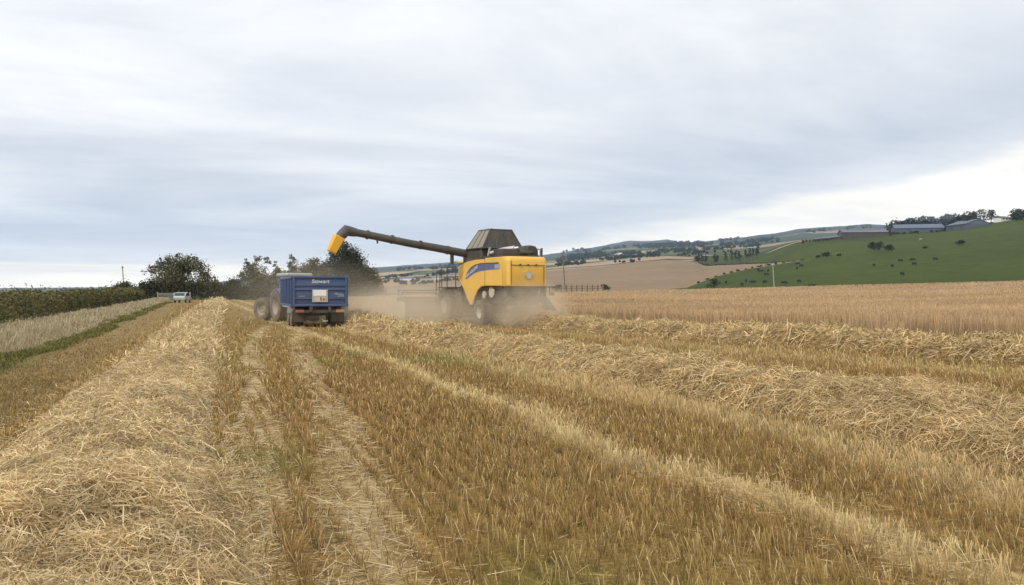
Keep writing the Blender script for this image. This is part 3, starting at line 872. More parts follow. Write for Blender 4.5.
hedge('tall dark hedge across the far end of the field', fe_a, fe_b, 22000, 1.1, lambda t: 2.9 + 0.3 * np.sin(np.asarray(t) * 9), 0.3, DPAL)

# ------------------------------------------------------------------ trees
def tree(name, label, cat, base, height, blobs, leaf, n, pal, trunk_r=0.25, group=None, airy=0.0, stem_h=0.35, seed=0, lean=0.0):
    """blobs: (dx, dy, z centre, rx, ry, rz) ellipsoids of foliage, each filled with clumps of leaf faces"""
    r0 = random.Random(seed)
    bx, by = base; bz = float(gz(bx, by)) if math.hypot(bx, by) < 178 else base_z(bx, by)
    root = empty(name, (bx, by, bz), label=label, cat=cat, group=group)
    m = MB()
    top = (lean, 0, height * 0.85)
    m.tube([(0, 0, -0.3), (lean * .15, 0.05, height * 0.25), (lean * .5, -0.05, height * 0.55), top], [trunk_r, trunk_r * 0.75, trunk_r * 0.45, trunk_r * 0.12], 7)
    tot = sum(b[3] * b[4] * b[5] for b in blobs) ; cen = []; cid = []
    pal = np.array(pal)
    for b in blobs:
        share = max(6, int(2.3 * n * (b[3] * b[4] * b[5]) / tot))
        ncl = max(5, share // 34)
        v = rng.normal(size=(ncl, 3)); v /= np.linalg.norm(v, axis=1, keepdims=True)
        rr = (0.10 + 0.90 * rng.random(ncl)) ** 0.6
        cc = np.array(b[:3]) + v * rr[:, None] * np.array(b[3:6])
        zt = b[2] - b[5] * 0.4
        m.tube([(lean * .4, 0, max(height * stem_h * 0.7, zt * 0.5)), (b[0] * 0.55 + lean * .2, b[1] * 0.55, max(zt, height * stem_h)), (b[0], b[1], b[2])], [trunk_r * 0.35, trunk_r * 0.22, 0.03], 5)
        for q in range(0, ncl, 3):
            m.tube([(b[0] * .8, b[1] * .8, b[2] - b[5] * .3), tuple(cc[q])], [0.05, 0.012], 4, cap=False)
        csz = (0.20 + 0.12 * rng.random(ncl)) * (b[3] + b[4] + b[5]) / 3 * (1.25 - airy * 0.5)
        k = share // ncl
        pts = np.repeat(cc, k, 0) + rng.normal(size=(ncl * k, 3)) * np.repeat(csz, k)[:, None] * np.array([0.85, 0.85, 0.62])
        tone = np.repeat(rng.random(ncl), k)
        cen.append(pts); cid.append(tone)
    cen = np.concatenate(cen); tone = np.concatenate(cid)
    cen = cen[cen[:, 2] > 0.15]; tone = tone[:len(cen)]
    ci = np.clip(tone * len(pal) + rng.normal(size=len(cen)) * 0.4, 0, len(pal) - 1).astype(int)
    col = pal[ci] * (0.65 + 0.7 * rng.random(len(cen)))[:, None]
    m.build('trunk', M['bark'], root)
    V, Fq, C = cards(cen, np.full(len(cen), leaf), col)
    link('crown', quad_mesh('crown', V, Fq, C), M['leaf'], root)
    return root
def base_z(x, y): return -1.0
def at(px, Y): return ((px - CX) / F * Y, Y)
BP = [(0.072, 0.073, 0.031), (0.101, 0.099, 0.039), (0.137, 0.125, 0.052), (0.169, 0.143, 0.065)]
GP = [(0.108, 0.11, 0.062), (0.144, 0.144, 0.084), (0.18, 0.174, 0.108)]
PP = [(0.032, 0.039, 0.021), (0.046, 0.053, 0.028), (0.067, 0.069, 0.034)]
tree('broadleaf_tree', 'spreading broadleaf tree with a bare limb reaching left beside the car', 'tree', at(181, 160), 9.2,
     [(-5.2, 0, 6.0, 1.5, 1.3, 1.0), (-4.2, .3, 7.2, 1.0, 1.0, .9), (-2.6, 0.5, 6.6, 1.9, 2.0, 1.7), (-.4, 0, 8.4, .9, .9, 1.0), (0.9, 0, 6.8, 2.3, 2.2, 2.1), (2.9, 0, 8.0, .8, .8, .9), (-1, 0, 4.2, 4.2, 2.6, 2.6), (3.4, 0, 6.4, 1.9, 1.8, 1.5), (5.2, -.3, 4.8, 1.6, 1.5, 1.3), (4.2, 0, 2.8, 2.8, 2, 2.0), (-3.8, 0, 2.6, 2.2, 2, 1.9), (-7.3, 0, 5.6, 1.2, .5, .30), (-6.2, 0, 6.6, .9, .7, .6), (6.7, 0, 3.8, .9, .8, .8), (1.5, 0, 8.5, .6, .6, .6)], 0.30, 6000, BP, 0.35, seed=1)
tree('round_tree', 'low dome-shaped dark tree behind the leaning pole', 'tree', at(124, 172), 4.6, [(0, 0, 2.4, 3.2, 2.4, 1.8), (0, 0, 3.4, 1.8, 1.6, 1.0), (-3.8, 0, 1.6, 2.2, 1.6, 1.2), (4.4, 0, 1.5, 2.4, 1.6, 1.2)], 0.3, 3200, PP, 0.25, seed=2)
tree('round_bush', 'small dark rounded tree rising above the far hedge', 'tree', at(234, 172), 4.8, [(0, 0, 3.9, 1.7, 1.5, 1.4), (0, 0, 2.0, 1.6, 1.4, 1.5)], 0.28, 1600, PP, 0.2, seed=3)
tree('pale_tree', 'airy pale tree with upright branches left of the tractor', 'tree', at(256, 170), 11, [(-2.0, 0, 8.6, .8, .8, 1.3), (0.2, 0, 9.2, .9, .9, 1.6), (2.2, 0, 8.7, .9, .8, 1.4), (-.6, 0, 7.2, 2.6, 1.6, 1.4), (0, 0, 5.2, 3.2, 2, 2.0), (-2.8, 0, 5.8, 1.5, 1.2, 1.2), (2.6, 0, 4.8, 2.0, 1.4, 1.6), (0, 0, 3, 3.2, 2, 1.6)], 0.28, 3800, GP, 0.22, seed=4, airy=.7)
tree('pale_tree', 'narrow pale pointed tree directly behind the tractor cab', 'tree', at(277, 171), 9.0, [(0, 0, 7.9, .7, .7, 1.0), (0, 0, 6.3, 1.2, 1.1, 1.4), (0, 0, 4.4, 1.9, 1.5, 1.7), (-.6, 0, 2.4, 2.2, 1.6, 1.6)], 0.28, 2300, GP, 0.18, seed=5, airy=.5)
tree('pale_tree', 'pale cone-shaped tree rising behind the blue trailer', 'tree', at(292, 169), 9.8, [(0, 0, 8.6, .8, .7, 1.2), (.3, 0, 6.8, 1.4, 1.2, 1.4), (-.3, 0, 4.9, 2.2, 1.6, 1.7), (.4, 0, 2.8, 2.8, 1.8, 1.8)], 0.28, 2700, GP, 0.2, seed=6, airy=.5)
tree('mixed_tree', 'leafy green tree left of the tall pine', 'tree', at(313, 168), 9, [(0, 0, 7.2, 1.5, 1.5, 1.4), (-1.6, 0, 5.9, 1.6, 1.5, 1.4), (1.8, 0, 6.2, 1.8, 1.6, 1.7), (0, 0, 3.8, 3.2, 2, 2.3)], 0.30, 3600, BP, 0.25, seed=7)
tree('pine_tree', 'tall dense dark pine under the unloading auger', 'tree', at(344, 166), 12.0, [(-.2, 0, 11.2, 1.3, 1.3, 1.2), (.6, 0, 9.9, 2.0, 1.8, 1.4), (-1.7, 0, 10.0, 1.1, 1.1, 1.5), (0, 0, 8.0, 3.0, 2.4, 2.0), (2.0, 0, 8.2, 2.2, 2, 1.6), (-2.2, 0, 7.2, 1.6, 1.5, 1.6), (.8, 0, 5.6, 4.2, 2.8, 2.4), (.6, 0, 2.8, 4.4, 3, 2.4)], 0.30, 9500, PP, 0.4, seed=8)
tree('olive_tree', 'rounded olive green tree on the right flank of the pine', 'tree', at(366, 168), 7.6, [(-.6, 0, 6.2, 1.7, 1.6, 1.4), (1.2, 0, 4.9, 1.6, 1.5, 1.5), (2.3, 0, 3.4, 1.4, 1.5, 1.5), (-1.2, 0, 3.8, 2.4, 1.8, 2.2), (.8, 0, 2.0, 3.0, 2, 1.8)], 0.30, 3400, BP, 0.25, seed=9)

# utility poles
def pole(px, Ytop, h, lean, label, mat, cross=False, r=0.13, zb=None):
    x, y = at(px, Ytop)
    z = float(gz(x, y)) if zb is None else zb
    root = empty('utility_pole', (x, y, z), label=label, cat='pole')
    m = MB(); m.tube([(0, 0, -0.3), (-lean, 0, h)], [r, r * 0.72], 10); m.build('shaft', mat, root, smooth=True)
    m = MB(); m.box((-lean * 0.96, 0, h * 0.955), (1.5 if cross else 0.5, 0.1, 0.12)); m.build('crossarm', M['wood'], root)
    for dx in ((-.62, 0, .62) if cross else (-.18, .18)):
        m = MB(); m.tube([(-lean * .96 + dx, 0, h * .955 + .06), (-lean * .96 + dx, 0, h * .955 + .22)], 0.045, 8); m.build('insulator', M['white'], root)
pole(125, 176, 9.2, 0.55, 'thin wooden pole leaning left in front of the domed tree', M['wood'], zb=-2.2)

# ------------------------------------------------------------------ tyres and wheels
def wheel(parent, c, R, w, rimR, side, mt, mr, lugs=18, name='wheel', turn=0.0):
    """rim disc with its tyre; side -1: outer face looks to -x"""
    m = MB()
    o = side
    m.lathex([(o * w * .10, 0.001), (o * w * .10, R * .12), (o * w * .18, R * .14), (o * w * .18, rimR * .42), (o * w * .02, rimR * .5), (o * w * .02, rimR * .82), (o * w * .42, rimR * .96), (o * w * .46, rimR * 1.02), (-o * w * .46, rimR * 1.02), (-o * w * .40, rimR * .9), (-o * w * .02, rimR * .8)], (0, 0, 0), 32)
    for k in range(8):
        a = 2 * math.pi * k / 8
        m.tube([(o * w * .19, math.cos(a) * rimR * .3, math.sin(a) * rimR * .3), (o * w * .25, math.cos(a) * rimR * .3, math.sin(a) * rimR * .3)], rimR * .035, 6)
    ro = m.build(name, mr, parent, smooth=True)
    ro.location = c; ro.rotation_euler = (0, 0, turn)
    t = MB()
    t.lathex([(-w * .44, rimR * .98), (-w * .52, rimR * 1.12), (-w * .52, R * .86), (-w * .46, R * .945), (-w * .2, R * .965), (w * .2, R * .965), (w * .46, R * .945), (w * .52, R * .86), (w * .52, rimR * 1.12), (w * .44, rimR * .98)], (0, 0, 0), 40)
    for k in range(lugs):
        for sd in (-1, 1):
            a0 = 2 * math.pi * (k + (0.5 if sd > 0 else 0)) / lugs
            a1 = a0 + 2 * math.pi / lugs * 0.75
            vs = []
            for (xx, a) in ((sd * w * .02, a1), (sd * w * .50, a0)):
                for da in (-.05, .05):
                    for rr in (R * .93, R * (1.0 if abs(xx) < w * .3 else .985)):
                        vs.append((xx, rr * math.cos(a + da), rr * math.sin(a + da)))
            t.add(vs, [(0, 1, 3, 2), (4, 6, 7, 5), (0, 4, 5, 1), (2, 3, 7, 6), (1, 5, 7, 3), (0, 2, 6, 4)])
    t.build('tyre', mt, ro, smooth=True)
    return ro

def on_side(me, name, mat, parent, x, y, z, sgn=-1, tilt=0.0):
    """lay flat lettering (made in XY) on a side wall facing sgn*x"""
    o = link(name, me, mat, parent)
    if sgn < 0: mtx = Matrix(((0, 0, -1), (-1, 0, 0), (0, 1, 0)))
    else: mtx = Matrix(((0, 0, 1), (1, 0, 0), (0, 1, 0)))
    o.matrix_local = Matrix.Translation((x, y, z)) @ Matrix.Rotation(tilt, 4, 'X') @ mtx.to_4x4()
    return o
def on_rear(me, name, mat, parent, x, y, z):
    o = link(name, me, mat, parent)
    o.location = (x, y, z); o.rotation_euler = (math.radians(90), 0, 0)
    return o

# ------------------------------------------------------------------ combine harvester
TH = math.radians(28)
CO = Vector((0.826, 40.9, 0)); CO.z = float(gz(CO.x, CO.y))
comb_ = empty('combine_harvester', CO, TH, label='yellow combine harvester unloading through its long dark auger', cat='combine harvester')
Rinv = Matrix.Rotation(-TH, 3, 'Z')
def cl(x, y, z): return tuple(Rinv @ (Vector((x, y, z)) - CO))

def combine():
    P = comb_
    W = 1.17
    # side shields: sloping nose, fang behind the front wheel, curved undercut
    prof = [(0.55, 3.56), (2.6, 3.55), (2.75, 3.50), (3.9, 3.50), (4.9, 3.43), (5.6, 3.31), (6.05, 3.18), (6.08, 2.45), (5.75, 2.26), (5.3, 1.85), (4.8, 1.30), (4.55, 1.04), (4.2, 1.05), (3.95, 1.45), (3.55, 1.85), (3.1, 2.04), (2.5, 2.08), (0.55, 2.06)]
    for sx in (-1, 1):
        m = MB(); m.prismx([(a, b) for a, b in prof], sx * (W - 0.10), sx * W)
        side = m.build('side_shield', M['yellow'], P, bevel=0.035)
        if sx < 0:
            # blue swoosh laid on the shield
            cen = [(5.05, 2.46, .02), (4.9, 2.60, .14), (4.5, 2.80, .20), (3.9, 2.97, .20), (3.2, 3.05, .18), (2.3, 3.07, .16), (1.0, 3.07, .15)]
            def band(pts, x, lo=-1, hi=1):
                vs = [(x, a, b + hi * h) for a, b, h in pts] + [(x, a, b + lo * h) for a, b, h in pts]
                n = len(pts)
                return vs, [(i, i + 1, n + i + 1, n + i) for i in range(n - 1)]
            m = MB(); m.add(*band(cen, -W - 0.006)); m.build('blue_stripe', M['decal'], side)
            m = MB(); m.add(*band([(a, b + h + .035, .03) for a, b, h in cen], -W - 0.006)); m.build('dark_pinstripe', M['dgrey'], side)
            m = MB(); m.add(*band([(6.02, 2.30, .02), (5.6, 2.66, .025), (5.2, 2.98, .02)], -W - 0.005)); m.build('red_pinstripe', M['orange'], side)
            on_side(text_mesh('NEW HOLLAND', 0.22, 0.15), 'lettering', M['white'], side, -W - 0.012, 4.25, 2.86, -1, -0.36)
            m = MB(); m.box((-W - 0.010, 1.15, 3.07), (0.006, 0.62, 0.22)); m.build('number_plate', M['steel'], side)
            m = MB(); m.box((-W - 0.002, 2.62, 2.8), (0.012, 0.03, 1.45)); m.build('panel_seam', M['dgrey'], side)
    # rear hood with rounded corners
    r = 0.26
    pl = [(-W, 0.62)]
    for k in range(7):
        a = math.pi + (math.pi / 2) * k / 6
        pl.append((-W + r + r * math.cos(a), r + r * math.sin(a) * 0.9))
    for k in range(7):
        a = -math.pi / 2 + (math.pi / 2) * k / 6
        pl.append((W - r + r * math.cos(a), r + r * math.sin(a) * 0.9))
    pl.append((W, 0.62)); 
    m = MB()
    n = len(pl)
    rings = [(2.05, 0.975, 0.05), (2.10, 1.0, 0.0), (3.30, 1.0, 0.0), (3.45, 0.99, 0.05), (3.54, 0.96, 0.16), (3.57, 0.90, 0.30)]
    vs = []
    for z, sc, dy in rings:
        vs += [(x * sc, y * (1 - dy) + dy * 0.8, z) for x, y in pl]
    fs = [(i * n + k, i * n + k + 1, (i + 1) * n + k + 1, (i + 1) * n + k) for i in range(len(rings) - 1) for k in range(n - 1)]
    fs.append(tuple(range(n - 1, -1, -1))); fs.append(tuple(range((len(rings) - 1) * n, len(rings) * n)))
    m.add(vs, fs)
    hood = m.build('rear_hood', M['yellow'], P, smooth=True)
    m = MB(); m.box((0.0, 0.04 - 0.035, 3.12), (2.0, 0.02, 0.022)); m.build('panel_seam', M['dgrey'], hood)
    m = MB(); m.box((-0.98, 0.04 - 0.035, 2.74), (0.022, 0.02, 1.22)); m.build('panel_seam', M['dgrey'], hood)
    m = MB(); m.box((0.93, 0.04 - 0.035, 2.60), (0.022, 0.02, 0.95)); m.build('panel_seam', M['dgrey'], hood)
    for x in (-.47, 0, .47):
        m = MB(); m.tube([(x, 0.03, 3.13), (x, -0.05, 3.13)], 0.05, 10); m.build('lamp', M['black'], hood)
    m = MB(); m.tube([(0.02, 0.03, 2.62), (0.02, -0.045, 2.62)], 0.215, 28)
    em = m.build('emblem', M['steel'], hood, smooth=True)
    m = MB()                                   # leaf-shaped blades on the round badge
    for dx, w in ((-.085, .045), (0, .05), (.085, .045)):
        m.prismy([(0.02 + dx * 1.15, 2.77 - abs(dx) * .6), (0.02 + dx + w, 2.66), (0.02 + dx * .6 + w * .5, 2.46), (0.02 + dx * .6 - w * .5, 2.46), (0.02 + dx - w, 2.66)], -0.062, -0.046)
    m.build('badge_blades', M['cream'], em)
    # straw hood interior and chopper
    m = MB(); m.prismx([(0.25, 2.04), (3.2, 2.06), (3.0, 1.15), (1.2, 1.05)], -.9, .9); m.build('straw_chute', M['black'], P, bevel=.03)
    m = MB()
    for x in (-.9, -.6, -.3, 0, .3, .6, .9):
        m.box((x, 0.55, 1.35), (0.02, 0.9, 0.30), Matrix.Rotation(-.35, 3, 'X'))
    m.box((0, 0.6, 1.52), (2.0, 0.9, 0.03), Matrix.Rotation(-.35, 3, 'X'))
    m.build('spreader', M['dgrey'], P)
    # right-hand chute that sticks out below the hood
    m = MB(); m.hull8([(1.05, 0.15, 1.45), (1.17, 0.15, 1.45), (1.17, .65, 1.45), (1.05, .65, 1.45)], [(1.05, .1, 2.05), (1.15, .1, 2.05), (1.15, .7, 2.05), (1.05, .7, 2.05)])
    m.hull8([(1.10, -.15, .85), (1.60, -.15, .82), (1.60, .45, .82), (1.10, .45, .85)], [(1.01, .1, 1.50), (1.21, .1, 1.48), (1.21, .65, 1.48), (1.01, .65, 1.50)])
    m.build('chaff_deflector', M['dgrey'], P, bevel=.02)
    m = MB(); m.tube([(1.05, 0.7, 2.02), (2.00, .6, 2.02)], 0.035, 8); m.tube([(1.60, .6, 2.02), (1.60, .55, 1.72)], 0.025, 8)
    br = m.build('marker_arm', M['dgrey'], P)
    m = MB(); m.box((1.70, .52, 1.66), (.30, .04, .16)); m.build('reflector', M['red'], br)
    # underbody
    m = MB(); m.box((0, 4.4, 1.75), (1.7, 3.6, 1.1)); m.box((0, 3.4, 2.6), (2.0, 4.8, 1.4)); m.build('threshing_body', M['dgrey'], P, bevel=.04)
    m = MB(); m.tube([(-1.4, 6.6, 1.0), (1.4, 6.6, 1.0)], .16, 10); m.build('axle', M['dgrey'], P)
    m = MB(); m.tube([(-1.2, 2.95, .68), (1.2, 2.95, .68)], .12, 10); m.box((0, 2.95, 1.0), (.4, .3, .7)); m.build('axle', M['dgrey'], P)
    for y, z, r_ in ((2.2, 1.75, .30), (3.1, 1.6, .2)):
        m = MB(); m.tube([(-.93, y, z), (-1.0, y, z)], r_, 18); m.build('pulley', M['cream'], P)
    for sx in (-1, 1):
        wheel(P, (sx * 1.45, 6.6, 1.0), 1.0, 0.80, 0.46, sx, M['tyre'], M['rim'], 20)
        wheel(P, (sx * 1.12, 2.95, .68), .68, 0.52, 0.34, sx, M['tyre'], M['rim'], 16)
    # engine deck
    m = MB(); m.box((0, 2.9, 3.60), (2.1, 4.4, .12)); m.build('deck', M['dgrey'], P)
    m = MB(); m.box((.0, 1.75, 3.82), (1.9, 1.5, .36)); m.build('engine', M['black'], P, bevel=.06)
    m = MB(); m.tube([(-1.0, 2.3, 3.80), (-.8, 2.0, 3.88), (-.55, 1.6, 3.95), (-.2, 1.1, 4.02)], [.09, .12, .15, .15], 14); m.tube([(-.2, 1.1, 4.02), (-.05, .95, 4.06)], .07, 10); m.tube([(-1.05, 2.45, 3.68), (-1.0, 2.35, 4.1)], .07, 8)
    m.build('exhaust', M['silver'], P, smooth=True)
    m = MB(); m.tube([(.0, .95, 3.80), (.75, .95, 3.82)], .14, 14); m.build('air_filter', M['dgrey'], P, smooth=True)
    m = MB(); m.prismy([(.42, 3.62), (.40, 4.02), (.52, 4.20), (.90, 4.16), (1.06, 4.0), (1.10, 3.62)], .85, 2.4); m.build('radiator_housing', M['black'], P, bevel=.05)
    m = MB()
    m.tube([(1.12, .75, 3.56), (1.12, .75, 3.98), (1.0, .75, 4.02)], .025, 6)
    m.tube([(1.12, 1.7, 3.56), (1.12, 1.7, 3.98), (1.12, .75, 3.98)], .02, 6)
    m.build('handrail', M['steel'], P)
    m = MB(); m.tube([(1.22, .8, 3.2), (1.25, .8, 4.05)], [.07, .06], 8); m.build('rear_stack', M['dgrey'], P)
    # grain tank with raised covers
    m = MB(); m.box((0.0, 4.4, 3.72), (2.2, 2.4, .75)); m.build('grain_tank', M['dgrey'], P, bevel=.05)
    b = [(-1.15, 2.9, 4.10), (1.25, 2.9, 4.10), (1.25, 5.0, 4.10), (-1.15, 5.0, 4.10)]
    t = [(-.55, 3.2, 5.13), (.72, 3.2, 5.13), (.72, 4.6, 5.13), (-.55, 4.6, 5.13)]
    def panel(i, j, nm, mat, lift=0):
        a0, a1, c0, c1 = Vector(b[i]), Vector(b[j]), Vector(t[j]), Vector(t[i])
        nrm = (a1 - a0).cross(c1 - a0).normalized() * 0.03
        m = MB(); m.hull8([a0 - nrm, a1 - nrm, c0 - nrm, c1 - nrm], [a0 + nrm, a1 + nrm, c0 + nrm, c1 + nrm])
        o = m.build(nm, mat, P)
        rb = MB()
        for f in (0.0, .33, .66, 1.0):
            s0 = a0.lerp(a1, f); s1 = c1.lerp(c0, f)
            rb.tube([s0 + nrm * 1.3, s1 + nrm * 1.3], .022, 5)
        rb.tube([a0 + nrm * 1.3, a1 + nrm * 1.3], .03, 5); rb.tube([c1 + nrm * 1.3, c0 + nrm * 1.3], .03, 5)
        rb.build('cover_ribs', M['dgrey'], o)
        return o
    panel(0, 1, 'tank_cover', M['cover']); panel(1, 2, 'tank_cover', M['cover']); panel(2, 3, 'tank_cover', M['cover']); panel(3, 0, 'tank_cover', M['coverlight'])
    m = MB(); m.box((0.25, 3.06, 4.80), (.16, .06, .2)); m.build('window', M['glass'], P)
    m = MB(); m.tube([(-.45, 3.3, 5.13), (-.45, 3.3, 5.22)], .05, 8); m.build('lamp', M['steel'], P)
    # cab
    m = MB(); m.hull8([(-.4, 6.2, 2.3), (1.1, 6.2, 2.3), (1.05, 7.6, 2.3), (-.3, 7.6, 2.3)], [(-.42, 6.2, 3.4), (1.1, 6.2, 3.4), (1.05, 7.75, 3.4), (-.35, 7.75, 3.4)]); cab = m.build('cab', M['glass'], P, bevel=.05)
    m = MB(); m.box((.36, 6.98, 3.49), (1.62, 1.8, .18)); m.build('cab_roof', M['yellow'], cab, bevel=.08)
    # ladder and rails at the left of the cab
    m = MB()
    for x, y in ((-1.2, 6.35), (-1.5, 6.9), (-1.5, 7.7)):
        m.tube([(x, y, 2.0), (x, y, 3.15)], .025, 6)
    m.tube([(-1.2, 6.35, 3.15), (-1.5, 6.9, 3.15), (-1.5, 7.7, 3.15)], .025, 6)
    m.tube([(-1.2, 6.35, 2.6), (-1.5, 6.9, 2.6), (-1.5, 7.7, 2.6)], .02, 6)
    m.box((-1.35, 7.0, 2.0), (.8, 1.4, .06))
    m.tube([(-1.9, 7.7, .6), (-1.8, 7.7, 2.9)], .025, 6); m.tube([(-1.9, 7.2, .6), (-1.8, 7.2, 2.9)], .025, 6)
    for k in range(5): m.box((-1.87, 7.45, .7 + .3 * k), (.16, .5, .03))
    m.build('ladder', M['dgrey'], P)
    m = MB(); m.tube([(.95, 7.9, 3.5), (1.6, 8.1, 3.4)], .02, 6); m.box((1.65, 8.1, 3.2), (.2, .06, .42)); m.build('mirror', M['black'], P)
    # feeder house
    m = MB(); m.hull8([(-.7, 6.6, 1.4), (.7, 6.6, 1.4), (.7, 9.2, .35), (-.7, 9.2, .35)], [(-.7, 6.6, 2.2), (.7, 6.6, 2.2), (.7, 9.2, 1.0), (-.7, 9.2, 1.0)]); m.build('feeder_house', M['dgrey'], P, bevel=.04)
    # unloading auger: pivot, tube, elbow, rubber spout
    piv = Vector((-1.0, 5.2, 3.88)); elb = Vector(cl(-8.40, 41.7, 4.74))
    dr = (elb - piv).normalized()
    m = MB(); m.tube([piv + Vector((.35, 0, -1.2)), piv + Vector((.30, 0, -.2)), piv], [.30, .28, .24], 16); m.build('auger_elbow', M['dgrey'], P, smooth=True)
    m = MB()
    mid = piv.lerp(elb, .5) + Vector((0, 0, -.03))
    e1 = elb + Vector((0, 0, 0))
    tip0 = Vector(cl(-8.72, 41.4, 4.58)); tip1 = Vector(cl(-8.96, 41.3, 4.30)); tip2 = Vector(cl(-9.22, 41.2, 3.72))
    m.tube([piv - dr * .25, piv.lerp(elb, .3), mid, piv.lerp(elb, .85), elb], [.23, .215, .205, .20, .20], 18)
    au = m.build('unloading_auger', M['auger'], P, smooth=True)
    m = MB()
    for f in (.18, .42, .66, .86):
        q = piv.lerp(elb, f); m = MB(); m.tube([q - dr * .05, q + dr * .05], .245, 18); m.build('clamp', M['dgrey'], au, smooth=True)
    m = MB(); q = piv.lerp(elb, .78); m.tube([q + Vector((0, 0, -.2)), q + Vector((0, 0, -.36))], .05, 8); m.build('auger_lamp', M['black'], au)
    m = MB(); q = piv.lerp(elb, .14); m.box(q + Vector((0, 0, -.48)), (.16, .16, .55)); m.build('auger_rest', M['dgrey'], au)
    m = MB(); m.tube([elb - dr * .35, elb - dr * .05, elb.lerp(tip0, .5) + Vector((0, 0, .12)), tip0, tip1], [.22, .26, .29, .27, .23], 18); m.build('spout', M['auger'], au, smooth=True)
    m = MB()
    ax = (tip2 - tip1).normalized(); sxv = ax.cross(dr).normalized(); syv = ax.cross(sxv).normalized()
    c0 = tip1 - ax * .18
    def ring(c, a, bb): return [c + sxv * (i * a) + syv * (j * bb) for i, j in ((-1, -1), (1, -1), (1, 1), (-1, 1))]
    m.hull8(ring(c0, .27, .27), ring(tip2 + ax * .1, .23, .21)); m.build('spout_end', M['spoutyellow'], au, bevel=.05)
    # header: trough, auger, knife bar, end dividers, reel
    hw = 3.3
    m = MB(); m.prismx([(9.0, .30), (9.0, 1.35), (9.08, 1.35), (9.10, .40), (10.1, .22), (10.1, .15)], -hw, hw)
    hd = m.build('header', M['yellow'], P)
    m = MB(); m.box((0, 8.93, .85), (2 * hw, .12, .8)); m.build('back_frame', M['dgrey'], hd)
    m = MB(); m.box((0, 8.95, 1.40), (2 * hw, .18, .12)); m.build('top_beam', M['red'], hd)
    for sx in (-1, 1):
        m = MB(); m.prismx([(8.8, .2), (8.8, 1.1), (9.6, 1.2), (10.6, .6), (11.3, .25), (10.2, .12)], sx * hw, sx * (hw + .10)); m.build('end_divider', M['cream'], hd, bevel=.02)
    m = MB(); m.tube([(-hw, 9.5, .62), (hw, 9.5, .62)], .22, 14)
    for k in range(60):
        f = k / 59; x = -hw + 2 * hw * f; a = f * 24 * (1 if x < 0 else -1)
        m.box((x, 9.5 + .27 * math.cos(a), .62 + .27 * math.sin(a)), (.14, .1, .03), Matrix.Rotation(a, 3, 'X'))
    m.build('table_auger', M['dgrey'], hd)
    rl = MB(); cy, cz, rr = 10.3, 1.25, .62
    rl.tube([(-hw + .1, cy, cz), (hw - .1, cy, cz)], .09, 10)
    reel = rl.build('reel', M['dgrey'], hd)
    for k in range(6):
        a = 2 * math.pi * k / 6 + .2
        y, z = cy + rr * math.cos(a), cz + rr * math.sin(a)
        b_ = MB(); b_.tube([(-hw + .1, y, z), (hw - .1, y, z)], .035, 6)
        for j in range(36):
            x = -hw + .2 + j * (2 * hw - .4) / 35
            b_.tube([(x, y, z), (x, y - .05, z - .26)], .010, 4, cap=False)
        for x in (-hw + .15, -hw / 3, hw / 3, hw - .15):
            b_.tube([(x, cy, cz), (x, y, z)], .022, 5)
        o = b_.build('reel_bat', M['dgrey'], hd)
    for sx in (-1, 1):
        m = MB(); m.tube([(sx * (hw - .02), 8.95, 1.45), (sx * (hw - .02), 10.35, 1.28)], .05, 8); m.build('reel_arm', M['dgrey'], hd)
        m = MB(); m.tube([(sx * hw, 9.4, 1.2), (sx * hw, 9.4, 1.75)], .02, 6); m.box((sx * hw, 9.4, 1.8), (.14, .06, .14)); m.build('width_marker', M['steel'], hd)
combine()

